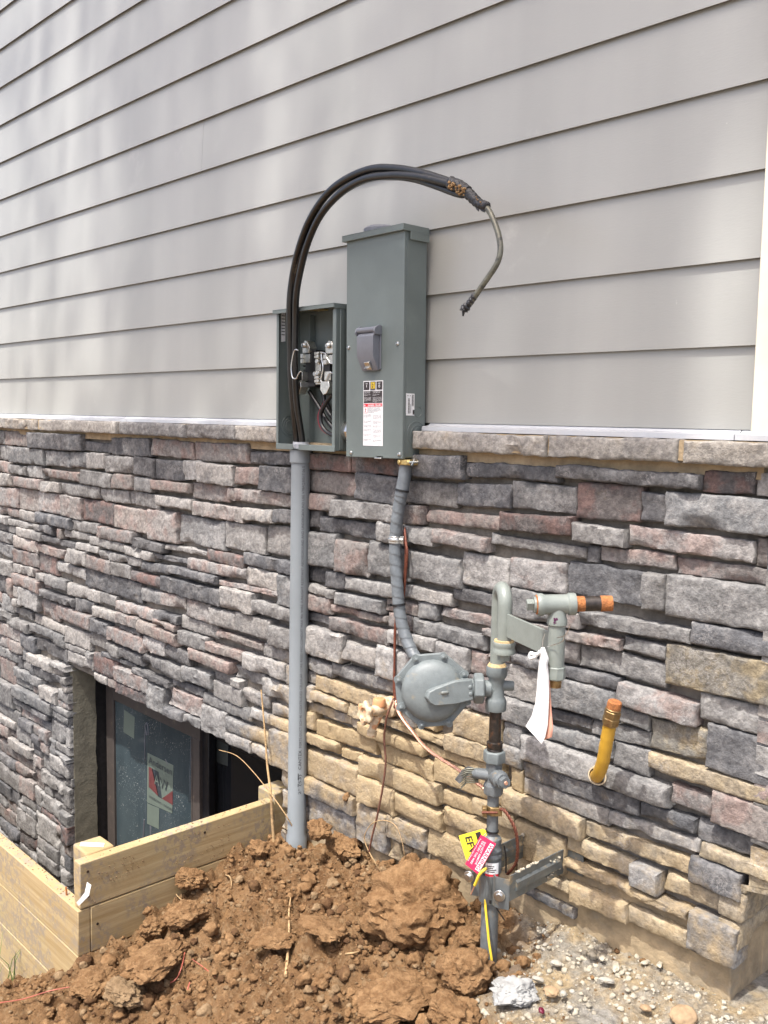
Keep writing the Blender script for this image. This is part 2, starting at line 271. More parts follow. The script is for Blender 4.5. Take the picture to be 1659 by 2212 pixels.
STONES = "-1925,-149,-1682,-83d;-1677,-137,-1383,-98d;-1919,-226,-1718,-160g;-1716,-215,-1526,-153d;-1525,-209,-1327,-141g;-1920,-283,-1838,-230r;-1837,-273,-1556,-236r;-1556,-266,-1327,-219m;-1900,-337,-1786,-288l;-1785,-328,-1592,-290r;-1592,-311,-1296,-284g;-1296,-321,-1261,-280d;-1883,-438,-1685,-361g;-1684,-429,-1521,-341l;-1520,-411,-1350,-334q;-1933,-497,-1718,-460l;-1717,-476,-1511,-441d;-1381,-126,-1004,-93d;-1005,-133,-890,-85m;-889,-133,-862,-83l;-1325,-215,-1149,-129m;-1148,-207,-1084,-142d;-1083,-212,-862,-137g;-1327,-273,-1180,-229l;-1179,-270,-883,-223q;-882,-277,-862,-215r;-1259,-312,-1065,-277r;-1064,-317,-862,-281r;-1349,-405,-1133,-325d;-1132,-404,-1074,-321g;-1075,-410,-862,-318g;-1366,-486,-1298,-448r;-1298,-468,-1010,-435g;-1009,-462,-861,-413d;-1509,-516,-1185,-490r;-1184,-512,-1070,-480g;-1377,-577,-1305,-519r;-1304,-577,-1070,-521g;-1069,-562,-862,-471y;-1510,-610,-1184,-581d;-1183,-641,-986,-589q;-985,-628,-862,-566l;-1398,-689,-1193,-613g;-1188,-682,-1104,-645g;-1398,-727,-1261,-699d;-1262,-730,-1104,-692g;-1103,-721,-965,-652y;-964,-730,-862,-632d;-1409,-780,-1198,-742g;-1197,-793,-1102,-733g;-1457,-847,-1225,-785t;-1101,-770,-862,-733t;-1454,-895,-1120,-851d;-1220,-846,-1045,-796g;-1044,-837,-943,-791r;-942,-846,-862,-774r;-1454,-941,-1201,-898t;-1511,-998,-1267,-945t;-1202,-932,-970,-902t;-1116,-887,-980,-855d;-980,-899,-862,-850d;-1266,-986,-989,-950t;-988,-995,-862,-933d;-1315,-1042,-1130,-1002t;-1129,-1057,-1055,-1004t;-1054,-1043,-863,-999t;-1469,-1108,-1316,-1012g;-1312,-1079,-981,-1061d;-1404,-1144,-1294,-1120t;-1293,-1156,-1133,-1112g;-1448,-1210,-1284,-1183d;-1132,-1153,-979,-1109t;-978,-1143,-862,-1057g;-2376,-152,-2141,-99m;-2140,-151,-1930,-84m;-2381,-225,-2112,-155r;-2113,-233,-1924,-152d;-2374,-279,-2222,-228r;-2223,-286,-1934,-236g;-2373,-339,-2290,-283d;-2289,-346,-2008,-298d;-2007,-348,-1902,-290l;-2368,-455,-2201,-349g;-2200,-460,-2052,-360r;-2051,-447,-1883,-352g;-2372,-513,-2253,-458d;-2252,-516,-2157,-462d;-2156,-507,-1938,-467l;-2372,-547,-2202,-520l;-2202,-562,-1984,-523g;-1985,-548,-1854,-511r;-2371,-603,-2226,-549r;-2225,-589,-1973,-566r;-2370,-639,-2235,-610d;-2234,-651,-1963,-607r;-1970,-595,-1875,-551r;-2370,-745,-2162,-654l;-2161,-726,-2008,-670l;-2007,-746,-1844,-654l;-1961,-638,-1769,-598l;-2370,-800,-2216,-759l;-2215,-789,-1889,-749g;-2368,-845,-2296,-803t;-2295,-854,-2005,-808t;-2367,-900,-2301,-848t;-2301,-889,-2135,-859t;-2376,-934,-2090,-903t;-2375,-992,-2294,-937t;-2293,-1001,-2018,-949t;-2375,-1039,-2184,-1003t;-2183,-1046,-2083,-1014t;-2359,-1149,-2081,-1059t;-2080,-1068,-1745,-1011t;-2017,-1008,-1777,-952t;-2089,-946,-1810,-908t;-2017,-887,-1732,-865t;-1731,-898,-1575,-849t;-1705,-848,-1529,-767t;-1809,-930,-1576,-902t;-1776,-1000,-1516,-935t;-1744,-1060,-1623,-1016t;-1622,-1044,-1474,-1003t;-2077,-1153,-1917,-1071t;-1916,-1137,-1729,-1079t;-1728,-1111,-1549,-1064t;-2332,-1207,-2093,-1152d;-2092,-1285,-1954,-1165g;-1953,-1223,-1788,-1155g;-1787,-1217,-1550,-1140d;-1776,-529,-1516,-501r;-1506,-486,-1371,-413g;-1871,-596,-1589,-552g;-1599,-551,-1382,-533r;-1554,-701,-1403,-612l;-1554,-764,-1412,-703g;-3327,-150,-3019,-83r;-3016,-153,-2672,-84r;-2672,-148,-2379,-105d;-3457,-234,-3299,-160d;-3295,-238,-3082,-161d;-3082,-226,-2972,-154l;-2972,-234,-2748,-161l;-2745,-221,-2592,-162r;-2592,-234,-2385,-151d;-3316,-279,-3038,-242r;-3037,-296,-2792,-234r;-2788,-283,-2378,-237q;-3457,-296,-3320,-237g;-3281,-340,-3029,-300l;-3028,-357,-2693,-305q;-2694,-342,-2520,-299l;-2517,-333,-2377,-287d;-3362,-481,-3138,-360q;-3134,-470,-2821,-364g;-2821,-455,-2574,-360l;-2572,-444,-2372,-346l;-3456,-524,-3230,-488d;-3229,-506,-2938,-484l;-2938,-516,-2704,-473m;-2701,-502,-2376,-458d;-3302,-550,-3065,-531d;-3061,-561,-2684,-519q;-2681,-570,-2505,-506l;-3403,-608,-3199,-573d;-3198,-593,-2856,-565d;-4867,-154,-4777,-83g;-4772,-155,-4452,-84r;-4447,-157,-3911,-83d;-3909,-153,-3659,-112d;-3658,-157,-3331,-84d;-4866,-234,-4716,-158g;-4712,-237,-4297,-160g;-4294,-234,-4053,-163g;-4050,-229,-3868,-160g;-3866,-225,-3703,-157l;-3701,-232,-3461,-163g;-4916,-295,-4723,-238r;-4719,-293,-4503,-249g;-4501,-301,-4331,-241l;-4329,-288,-3933,-250r;-3932,-299,-3641,-237g;-4871,-364,-4699,-299l;-4695,-356,-4333,-305r;-4328,-356,-4130,-308l;-4128,-357,-3760,-302g;-3756,-358,-3512,-302l;-3507,-357,-3285,-299g;-4927,-466,-4625,-368q;-4621,-465,-4402,-360q;-4398,-457,-4149,-359q;-4145,-459,-3930,-360q;-3927,-457,-3642,-361m;-3639,-463,-3362,-369r;-4881,-512,-4632,-468r;-4628,-521,-4401,-469l;-4397,-512,-4039,-461d;-4035,-511,-3766,-463g;-3761,-517,-3460,-466r;-4925,-555,-4764,-515l;-4760,-556,-4355,-525l;-4114,-549,-3856,-514l;-3855,-558,-3534,-520l;-3533,-566,-3305,-527l;-4908,-596,-4653,-558g;-4648,-604,-4441,-559t;-4440,-599,-4350,-560g;-4349,-595,-3990,-567d;-3986,-592,-3764,-560l;-3763,-605,-3408,-570l;-4909,-655,-4694,-601g;-4693,-666,-4419,-606q;-4418,-655,-4098,-614r;-4093,-666,-3890,-598l;-3887,-667,-3666,-610r;-3662,-666,-3498,-609g;-3494,-667,-3255,-624m;-4910,-726,-4727,-659g;-4726,-741,-4419,-669r;-4414,-749,-4220,-658m;-4216,-724,-3914,-677l;-4912,-825,-4708,-745l;-4706,-789,-4476,-745l;-3254,-672,-2825,-612d;-3913,-754,-3429,-670d;-3428,-741,-3256,-685g;-3255,-727,-3074,-676q;-2822,-671,-2633,-594l;-2633,-657,-2375,-615g;-2500,-611,-2376,-509g;-2852,-591,-2500,-573r;-4317,-802,-4100,-752g;-4099,-813,-3783,-760l;-3781,-802,-3628,-757g;-3628,-813,-3309,-767q;-3308,-790,-3126,-758d;-3073,-746,-2911,-675q;-2910,-746,-2741,-684l;-2741,-741,-2534,-673l;-2534,-753,-2374,-683g;-4697,-851,-4375,-795r;-4374,-864,-4020,-829d;-4018,-876,-3844,-817d;-3842,-869,-3614,-824l;-3613,-861,-3439,-817r;-3438,-872,-3130,-824r;-3125,-801,-2872,-749l;-2872,-785,-2588,-761r;-2587,-803,-2374,-757l;-4879,-1010,-4733,-927g;-4732,-1003,-4502,-965g;-4632,-945,-4404,-855l;-4403,-970,-4214,-884r;-4213,-944,-3867,-879r;-3866,-945,-3704,-885d;-3703,-950,-3393,-893r;-3392,-938,-3227,-875q;-3129,-858,-2929,-805g;-2928,-847,-2694,-815r;-4924,-1066,-4731,-1011g;-4729,-1078,-4531,-1029g;-4501,-1016,-4136,-973l;-4530,-1060,-4260,-1020g;-4135,-1042,-3891,-967t;-3890,-1007,-3734,-949g;-3733,-1017,-3610,-969g;-3609,-1012,-3412,-968d;-3411,-1000,-3259,-954d;-3227,-933,-3043,-881d;-3043,-904,-2763,-861r;-2693,-866,-2454,-807t;-4922,-1146,-4634,-1082q;-4631,-1168,-4466,-1090d;-4465,-1142,-4126,-1083d;-4125,-1134,-3860,-1076l;-3858,-1125,-3642,-1042m;-3787,-1039,-3484,-1021d;-3639,-1117,-3356,-1054q;-3483,-1050,-3201,-1026d;-3355,-1166,-3230,-1065g;-3229,-1126,-2979,-1053q;-3196,-1044,-2975,-1011d;-3258,-1007,-3102,-953g;-3101,-995,-2896,-937g;-2896,-1016,-2712,-954l;-2763,-915,-2584,-870g;-2975,-1059,-2661,-1019g;-2978,-1167,-2808,-1062l;-2712,-988,-2550,-941l;-2584,-937,-2380,-877t;-2549,-1001,-2379,-958t;-2660,-1038,-2379,-1004t;-2808,-1121,-2526,-1071g;-2526,-1163,-2380,-1041t;-4931,-1388,-4724,-1264r;-4721,-1327,-4386,-1278g;-4385,-1364,-4217,-1300l;-4214,-1332,-4105,-1284g;-4469,-1274,-4155,-1221d;-4153,-1246,-4105,-1210g;-4532,-1218,-4270,-1171l;-4268,-1184,-4105,-1157l;-4719,-1433,-4278,-1373g;-4277,-1398,-4105,-1368g;-4729,-1475,-4498,-1447d;-4497,-1468,-4321,-1443d;-4320,-1452,-4105,-1436g;-4940,-1509,-4731,-1391g;-4946,-1573,-4666,-1513g;-4664,-1527,-4414,-1479r;-4706,-1662,-4534,-1582g;-4257,-1617,-4105,-1597g;-4956,-1788,-4724,-1719r;-4790,-1715,-4502,-1665l;-4317,-1697,-4109,-1624l;-4967,-1940,-4686,-1839g;-4407,-1792,-4175,-1730l;-4173,-1744,-4105,-1701g;-4427,-1927,-4209,-1852l;-4207,-1870,-4105,-1844g;-4476,-2086,-4239,-1965l;-4695,-2113,-4480,-2014g;-5329,-149,-5156,-84l;-5154,-149,-4971,-84d;-4969,-149,-4871,-84l;-5329,-239,-5011,-151l;-5009,-239,-4921,-151q;-4919,-229,-4871,-151l;-5329,-304,-5071,-241g;-5069,-304,-4921,-241g;-3636,-296,-3461,-235r;-4919,-365,-4876,-301l;-5329,-349,-5151,-306l;-5149,-359,-4921,-306m;-5329,-409,-5151,-351q;-5149,-404,-5061,-361d;-5059,-404,-4931,-361q;-5149,-449,-4931,-406g;-5329,-474,-5151,-411g;-1346,-444,-1302,-409g;-5149,-524,-5026,-451g;-5024,-524,-4931,-451g;-4926,-511,-4886,-469g;-5329,-529,-5151,-476m;-1851,-548,-1779,-500g;-4164,-563,-4119,-516r;-4351,-554,-4226,-515d;-4224,-563,-4166,-521g;-5149,-584,-5046,-526l;-5044,-584,-4929,-526r;-5329,-584,-5151,-531q;-1584,-609,-1514,-554r;-5329,-649,-5171,-586r;-5169,-649,-4913,-586l;-1764,-664,-1646,-599g;-1644,-664,-1586,-601r;-5329,-709,-5146,-651g;-5144,-709,-4915,-651m;-1839,-709,-1766,-651l;-1764,-759,-1656,-666q;-1654,-763,-1559,-666m;-5329,-799,-5016,-711g;-5014,-799,-4917,-711l;-1839,-799,-1766,-711t;-4471,-791,-4421,-744m;-1884,-861,-1841,-751g;-4419,-789,-4321,-756l;-1764,-819,-1711,-761t;-1526,-824,-1461,-767g;-4369,-826,-4321,-791q;-3304,-819,-3134,-794r;-1959,-861,-1886,-796t;-5329,-844,-5156,-801d;-5154,-844,-5041,-801q;-5039,-844,-4931,-801r;-1839,-861,-1766,-801t;-2001,-861,-1961,-806t;-2449,-873,-2371,-807t;-1524,-879,-1461,-826t;-4926,-924,-4766,-829d;-4764,-924,-4701,-829r;-5329,-899,-5036,-846r;-5034,-899,-4931,-846l;-4699,-919,-4636,-856l;-1571,-931,-1526,-856t;-2131,-899,-2021,-859t;-3611,-889,-3442,-864d;-1499,-941,-1459,-881t;-5329,-964,-5091,-901d;-5089,-964,-4931,-901g;-966,-929,-862,-902t;-2891,-951,-2771,-907g;-4699,-961,-4636,-921l;-2769,-951,-2717,-921l;-4926,-979,-4886,-926r;-5329,-1054,-5146,-966g;-5144,-1054,-4931,-966m;-4919,-1008,-4882,-981g;-4256,-1079,-4139,-1019g;-4135,-1073,-3926,-1046g;-3924,-1073,-3862,-1046g;-5329,-1144,-5216,-1056g;-5214,-1144,-4991,-1056g;-4989,-1144,-4927,-1056l;-1546,-1169,-1475,-1047t;-1470,-1179,-1408,-1111g;-3634,-1166,-3359,-1120m;-2804,-1166,-2651,-1124l;-2649,-1166,-2531,-1124t;-3856,-1166,-3736,-1129l;-3734,-1166,-3636,-1131r;-3226,-1166,-3101,-1131d;-3099,-1166,-2982,-1131g;-5329,-1204,-5046,-1146l;-5044,-1204,-4931,-1146l;-4926,-1209,-4771,-1149r;-4769,-1209,-4636,-1149r;-2474,-1239,-2386,-1166t;-4634,-1229,-4536,-1176g;-2382,-1254,-2336,-1167t;-4266,-1218,-4157,-1187l;-5329,-1279,-5076,-1206q;-5074,-1279,-4936,-1206g;-4932,-1261,-4841,-1211g;-4839,-1259,-4681,-1211g;-4679,-1275,-4636,-1211d;-2334,-1324,-2097,-1216t;-4534,-1275,-4474,-1226d;-4634,-1275,-4536,-1231g;-1950,-1289,-1896,-1227t;-1894,-1264,-1856,-1227g;-1854,-1259,-1783,-1227t;-2474,-1304,-2386,-1241t;-4151,-1281,-4107,-1249l;-2382,-1299,-2336,-1256t;-5329,-1324,-5221,-1281d;-5219,-1324,-4936,-1281r;-2382,-1379,-2341,-1301t;-2474,-1379,-2386,-1306t;-5329,-1399,-5011,-1326g;-5009,-1399,-4946,-1326g;-4719,-1368,-4511,-1330g;-4509,-1368,-4389,-1330r;-4213,-1364,-4107,-1335q;-2474,-1454,-2386,-1381g;-5329,-1454,-5156,-1401g;-5154,-1454,-4944,-1401g;-4274,-1433,-4107,-1402g;-5329,-1499,-5031,-1456m;-5029,-1509,-4944,-1456g;-2474,-1499,-2386,-1456t;-4314,-1549,-4151,-1455g;-4149,-1549,-4107,-1455l;-4409,-1519,-4316,-1476d;-4728,-1509,-4669,-1479l;-5329,-1589,-5216,-1501g;-5214,-1589,-5031,-1501l;-2474,-1589,-2386,-1501t;-5029,-1554,-4951,-1511q;-4409,-1584,-4316,-1521q;-4661,-1579,-4496,-1531d;-4494,-1574,-4411,-1531r;-4314,-1621,-4261,-1551g;-4259,-1589,-4107,-1551l;-5029,-1619,-4951,-1556m;-4949,-1619,-4711,-1576l;-4494,-1619,-4411,-1576d;-4529,-1659,-4496,-1581l;-4409,-1639,-4321,-1586q;-5329,-1654,-5161,-1591l;-5159,-1654,-5031,-1591r;-2474,-1654,-2376,-1591t;-5029,-1679,-4796,-1621r;-4794,-1659,-4711,-1621m;-4494,-1679,-4411,-1621d;-4409,-1724,-4321,-1641g;-5329,-1714,-5146,-1656g;-5144,-1714,-5031,-1656q;-2474,-1734,-2381,-1656g;-5029,-1739,-4961,-1681d;-4959,-1714,-4794,-1681m;-4498,-1739,-4411,-1681q;-4319,-1726,-4177,-1701d;-5329,-1789,-5156,-1716d;-5154,-1789,-5076,-1716g;-5074,-1789,-5031,-1716g;-4719,-1779,-4502,-1719q;-2474,-1824,-2391,-1736g;-5029,-1834,-4961,-1741g;-4498,-1844,-4411,-1741r;-4169,-1841,-4107,-1747g;-4719,-1834,-4502,-1781r;-5329,-1849,-5096,-1791q;-5094,-1849,-5031,-1791l;-4959,-1836,-4721,-1791d;-4406,-1848,-4306,-1796l;-4304,-1848,-4216,-1796d;-4214,-1839,-4171,-1796l;-2474,-1909,-2396,-1826t;-5029,-1924,-4971,-1836g;-4679,-1924,-4502,-1836r;-4498,-1934,-4431,-1846l;-5329,-1939,-5201,-1851g;-5199,-1939,-5116,-1851m;-5114,-1939,-5031,-1851r;-4204,-1929,-4107,-1874g;-2474,-1984,-2406,-1911t;-5029,-1979,-4971,-1926g;-4681,-1979,-4502,-1926g;-4429,-1959,-4181,-1931m;-4179,-2019,-4107,-1931m;-4479,-1961,-4431,-1936d;-5329,-2014,-5031,-1941g;-4969,-2019,-4791,-1946d;-4789,-2019,-4699,-1944d;-4234,-2004,-4181,-1961q;-5029,-2039,-4971,-1981l;-4695,-2011,-4480,-1981g;-2474,-2084,-2411,-1986t;-4236,-2059,-4181,-2006g;-5329,-2104,-5216,-2016g;-5214,-2104,-5096,-2016r;-5094,-2104,-5031,-2016r;-4969,-2079,-4866,-2021g;-4864,-2079,-4699,-2021q;-4179,-2079,-4107,-2021r;-5029,-2084,-4971,-2041r;-4234,-2104,-4181,-2061g;-4969,-2154,-4751,-2081r;-4749,-2154,-4701,-2081l;-4179,-2154,-4107,-2081d;-5029,-2159,-4971,-2086d;-2474,-2159,-2421,-2086t;-4474,-2154,-4361,-2089l;-4359,-2154,-4236,-2091g;-5329,-2159,-5181,-2106m;-5179,-2159,-5031,-2106l;-4234,-2159,-4181,-2106l;-4699,-2204,-4476,-2116m;-4969,-2219,-4821,-2156d;-4819,-2219,-4701,-2156d;-4474,-2219,-4236,-2156l;-4179,-2219,-4107,-2156l;-5329,-2214,-5146,-2161l;-5144,-2214,-4971,-2161d;-4234,-2214,-4181,-2161g;-2474,-2214,-2426,-2161g;-4699,-2249,-4476,-2206g;-5329,-2274,-5086,-2216r;-5084,-2274,-4971,-2216g;-4234,-2274,-4181,-2216m;-2474,-2274,-2431,-2216t;-4969,-2309,-4831,-2221g;-4829,-2309,-4701,-2221d;-4474,-2309,-4306,-2221g;-4304,-2309,-4236,-2221d;-4179,-2309,-4107,-2221l;-4699,-2309,-4566,-2251r;-4564,-2309,-4476,-2251d;-5329,-2339,-5146,-2276q;-5144,-2339,-4971,-2276l;-4234,-2339,-4181,-2276q;-2474,-2339,-2436,-2276t;-4969,-2374,-4721,-2311r;-4719,-2374,-4506,-2311q;-4504,-2374,-4236,-2311g;-4179,-2374,-4107,-2311r;-5329,-2429,-5086,-2341r;-5084,-2429,-4971,-2341q;-4234,-2429,-4181,-2341r;-2474,-2429,-2441,-2341t;-4969,-2439,-4726,-2376l;-4724,-2439,-4636,-2376q;-4634,-2439,-4456,-2376r;-4454,-2439,-4236,-2376l;-4179,-2439,-4107,-2376g;-5329,-2504,-5186,-2431l;-5184,-2504,-5061,-2431l;-5059,-2504,-4971,-2431l;-4234,-2504,-4181,-2431g;-4969,-2484,-4751,-2441q;-4749,-2484,-4641,-2441g;-4639,-2484,-4351,-2441d;-4349,-2484,-4236,-2441l;-4179,-2484,-4107,-2441g;-4969,-2544,-4731,-2486d;-4729,-2544,-4576,-2486r;-4574,-2544,-4476,-2486r;-4474,-2544,-4236,-2486r;-4179,-2544,-4107,-2486r;-5329,-2594,-5151,-2506g;-5149,-2594,-4971,-2506g;-4234,-2594,-4181,-2506m;-4969,-2599,-4771,-2546g;-4769,-2599,-4656,-2546r;-4654,-2599,-4401,-2546q;-4399,-2599,-4236,-2546g;-4179,-2599,-4107,-2546g;-5329,-2649,-5126,-2596g;-5124,-2649,-4971,-2596g;-4234,-2649,-4181,-2596q;-4969,-2644,-4776,-2601m;-4774,-2644,-4516,-2601d;-4514,-2644,-4431,-2601g;-4429,-2644,-4236,-2601d;-4179,-2644,-4107,-2601g;-4969,-2749,-4696,-2646r;-4694,-2749,-4551,-2646g;-4549,-2749,-4341,-2646m;-4339,-2749,-4236,-2646d;-4179,-2749,-4107,-2646r;-5329,-2714,-5076,-2651d;-5074,-2714,-4971,-2651l;-4234,-2714,-4181,-2651g;-5329,-2749,-5036,-2716r;-5034,-2749,-4971,-2716d;-4234,-2749,-4181,-2716m"
def mudval(x, z):
    pts = ((-2.66, -.98), (-2.55, -.86), (-2.40, -.76), (-2.0, -.73), (-1.7, -.76), (-1.45, -.80), (-1.25, -.90), (-.86, -.95))
    if x < pts[0][0]: zz = pts[0][1]-(pts[0][0]-x)*.6
    else:
        zz = pts[-1][1]
        for (a, za), (b_, zb) in zip(pts, pts[1:]):
            if x <= b_: zz = za+(zb-za)*(x-a)/(b_-a); break
    m = max(0, min(1.0, (zz-z)/.26+.30))
    return m*max(.0, min(1, (x+2.95)/.45))*(1-.25*max(0, min(1, (x+1.62)/.3)))*(1-.35*max(0, min(1, (-1.16-z)/.06)))
class StoneMesh:
    def __init__(s): s.v = []; s.f = []; s.c1 = []; s.c2 = []; s.mu = []
    def add(s, u0, v0, u1, v1, cls, rnd, place, dep=None, step=.0095, rr=None):
        """one cast stone: a rounded, chipped face with a noisy outline and skirts back to the mortar"""
        w, h = u1-u0, v1-v0
        nu = max(4, min(44, int(w/step))); nv = max(4, min(22, int(h/(step*.8))))
        sd = rnd.random()*100; d = dep if dep is not None else rnd.choice((.036, .042, .047, .051, .056, .062))+rnd.uniform(-.004, .004)
        r = rr or min(.0075, h*.18)*rnd.uniform(.6, 1.3); tilt = rnd.uniform(-.06, .06); tu = rnd.uniform(-.03, .03); rough = rnd.choice((.5, .8, 1.0, 1.5))
        sk = rnd.uniform(-.006, .006) if h < .08 else rnd.uniform(-.004, .004)
        p1, p2 = PAL[cls]; k = rnd.uniform(.86, 1.16); hu = rnd.uniform(-.03, .03)
        c1 = (p1[0]*k*(1+hu), p1[1]*k, p1[2]*k*(1-hu), 1); c2 = (p2[0]*k, p2[1]*k, p2[2]*k, 1)
        def ring(n, ln):
            e = [.0022/ln, .0058/ln]; k = max(2, n-3); return [0]+e+[e[1]+(1-2*e[1])*q/k for q in range(1, k)]+[1-e[1], 1-e[0], 1]
        FU, FV = ring(nu, w), ring(nv, h); nu, nv = len(FU)-1, len(FV)-1
        mfac = rnd.uniform(.45, 1.15); base = len(s.v); L = .0035
        for j in range(nv+1):
            for i in range(nu+1):
                fu, fv = FU[i], FV[j]; u = u0+w*fu; v = v0+h*fv
                e = min(min(fu, 1-fu)*w, min(fv, 1-fv)*h)
                n0 = nz(u*23+sd, v*23, sd); n1 = nz(u*60, v*60+sd, sd); n2 = nz(u*150, v*150, sd)
                ee = max(0, e+n1*.003*(1 if e > 0 else 0)); t = min(1, ee/r)
                hh = d-r*.95*(1-math.sqrt(max(0, 1-(1-t)**2)))+(n0*.0026+n1*.0027+n2*.0018+.0026*noise.noise(V((u*210, v*260, sd))))*rough*min(1, e/.004)+tilt*(v-(v0+v1)/2)+tu*(u-(u0+u1)/2)
                ch = nz(u*9+sd*3, v*14, 7.3)
                if ch > .33 and e < .03: hh -= (ch-.33)*.07*(1-e/.03)
                ed = 1-min(1, e/.012)
                ou = (nz(v*30, sd, 3.1)*L*1.2+nz(v*90, sd, 4)*.0016)*ed*(1 if abs(fu-.5) > .45 or w < .06 else 0)
                ov = (nz(u*26, sd, fv*5)*L+nz(u*85, sd, 9)*.002+nz(u*7, sd, 2)*.003)*ed+sk*(fu-.5)
                s.v.append(place(u+ou, v+ov, hh)); s.c1.append(c1); s.c2.append(c2); s.mu.append(mfac)
        for j in range(nv):
            for i in range(nu):
                a = base+j*(nu+1)+i; s.f.append((a, a+1, a+nu+2, a+nu+1))
        loop = [base+i for i in range(nu+1)]+[base+j*(nu+1)+nu for j in range(1, nv+1)]+[base+nv*(nu+1)+i for i in range(nu-1, -1, -1)]+[base+j*(nu+1) for j in range(nv-1, 0, -1)]
        b2 = len(s.v); uc, vc = (u0+u1)/2, (v0+v1)/2
        inv = place.inv
        for q in loop:
            uu, vv, _ = inv(s.v[q]); s.v.append(place(uu+(.002 if uu < uc else -.002), vv+(.002 if vv < vc else -.002), -.004)); s.c1.append(c1); s.c2.append(c2); s.mu.append(mfac)
        n = len(loop)
        for i in range(n): s.f.append((loop[(i+1) % n], loop[i], b2+i, b2+(i+1) % n))
    def mesh(s, name, mat, mudf):
        me = bpy.data.meshes.new(name); me.from_pydata(s.v, [], s.f)
        for nm, data in (('Col', s.c1), ('Col2', s.c2)):
            at = me.attributes.new(nm, 'FLOAT_COLOR', 'POINT'); at.data.foreach_set('color', [q for c in data for q in c])
        at = me.attributes.new('Mud', 'FLOAT', 'POINT'); at.data.foreach_set('value', [mudf(v)*k for v, k in zip(s.v, s.mu)])
        me.materials.append(mat); me.polygons.foreach_set('use_smooth', [True]*len(me.polygons)); me.set_sharp_from_angle(angle=math.radians(46))
        return me
def front(u, v, h): return V((u, -h, v))
front.inv = lambda p: (p.x, p.z, -p.y)
XC = -.862                                                          # the house corner, right edge of the picture
def side(u, v, h): return V((XC-.05+h+.003+(.062 if v > -.955 else 0), u, v))
side.inv = lambda p: (p.y, p.z, 0)

house = thing('house_wall', 'house wall with gray clapboard siding above a stone veneer base and basement window', 'house', (-2.5, 0.2, -1.3))
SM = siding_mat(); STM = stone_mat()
# siding boards, lapped, with a few butt joints
mb = MB(); rnd = random.Random(3)
joints = {0: [P(55, 850, 0).x], 5: [P(435, 300, 0).x]}
for k in range(18):
    z = k*.178+(.0 if k else .002); xs = [-10]+joints.get(k, [])+[-.914]
    for a, b in zip(xs, xs[1:]):
        mb.prism([(0, z), (.0020, z), (.0052, z+.045), (.0155, z+.048), (.0218, z+.205), (.0122, z+.205)], a+.0005, b-.0005, Matrix(((0, 0, 1, 0), (1, 0, 0, 0), (0, 1, 0, 0), (0, 0, 0, 1))))
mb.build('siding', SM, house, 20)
mb = MB(); mb.box(-10, -.92, .0275, .15, -.03, 3.3); mb.build('sheathing', M['mortar'], house)
mb = MB(); mb.box(-.912, -.79, -.026, .006, -.012, 3.2); mb.box(-.83, -.79, .006, 3, -.012, 3.2); mb.build('corner_board', M['white'], house, bevel=.002)
# flashing strip between siding and stone
mb = MB(); yz = Matrix(((0, 0, 1, 0), (1, 0, 0, 0), (0, 1, 0, 0), (0, 0, 0, 1)))
prof = [(.006, .004), (-.004, -.0045), (-.030, -.0085), (-.0305, -.020), (.006, -.020)]
for a, b in ((-10, -3.62), (-3.615, -2.44), (-1.86, -.945), (-.943, -.86)): mb.prism(prof, a, b, yz)
mb.prism([(-.0305, -.0075), (-.0315, -.0075), (-.0315, -.0205), (-.0305, -.0205)], -3.70, -3.55, yz)
mb.build('flashing', M['vinyl'], house, 20)
# unseen tree added behind the camera for its shade: leaves set along sun rays keep the boxes in shade and dapple the siding
tree = thing('added_shade_tree', 'unseen leafy tree added to shade and dapple the house wall', 'tree', (3.4, -5.4, -1.75))
rt = random.Random(12); lv = []; lf = []; cen = V((0, 0, 0)); nl = 0
for k in range(30000):
    x = rt.uniform(-6.8, 1.2); z = rt.uniform(-.45, 3.6)
    d = 1/(1+math.exp(-(x+3.75)/.28)); den = (.07+.93*d)*(.62+.95*nz(x*1.35, z*.35, 6.3)+.55*nz(x*3.4, z*.8, 1.7))
    if z < -.30+.05*nz(x*2, 0, 4) or rt.random() > den: continue
    if nl > 5200: break
    c = V((x, 0, z))+SUN*rt.uniform(10.5, 14.0); s_ = rt.uniform(.035, .075)
    a = V((rt.gauss(0, 1), rt.gauss(0, 1), rt.gauss(0, .6))).normalized(); b = a.cross(V((rt.gauss(0, 1), rt.gauss(0, 1), rt.gauss(0, 1)))).normalized(); i0 = len(lv)
    lv += [c-a*s_*1.3, c+b*s_*.7, c+a*s_*1.3, c-b*s_*.7]; lf.append((i0, i0+1, i0+2, i0+3)); cen += c; nl += 1
cen /= nl
me = bpy.data.meshes.new('added_tree_crown'); me.from_pydata(lv, [], lf); me.materials.append(pm('added_tree_leaf', (.07, .11, .03), .6, var=.3)); link('added_tree_crown', me, tree)
m_ = MB(); tp = V((3.4, -5.4, -1.85)); top = V((3.0, -5.4, 13.2)); bark = pm('bark', (.13, .10, .075), .9, var=.3, bump=.8, bs=40)
m_.tube(spline([tp, tp+(top-tp)*.35+V((.1, -.1, 0)), tp+(top-tp)*.7+V((-.05, .1, .0)), top], 8), [.24-.17*i/24 for i in range(25)], 12); added_tree_trunk = m_.build('added_tree_trunk', bark, tree)
for k in range(9):
    e = V(lv[rt.randrange(len(lv))]); m_ = MB(); m_.tube(spline([top+V((.08, 0, -.3)), top*.6+e*.4+V((0, 0, .05)), e], 7), [.06-.05*i/14 for i in range(15)], 7); m_.build('added_tree_limb', bark, added_tree_trunk)
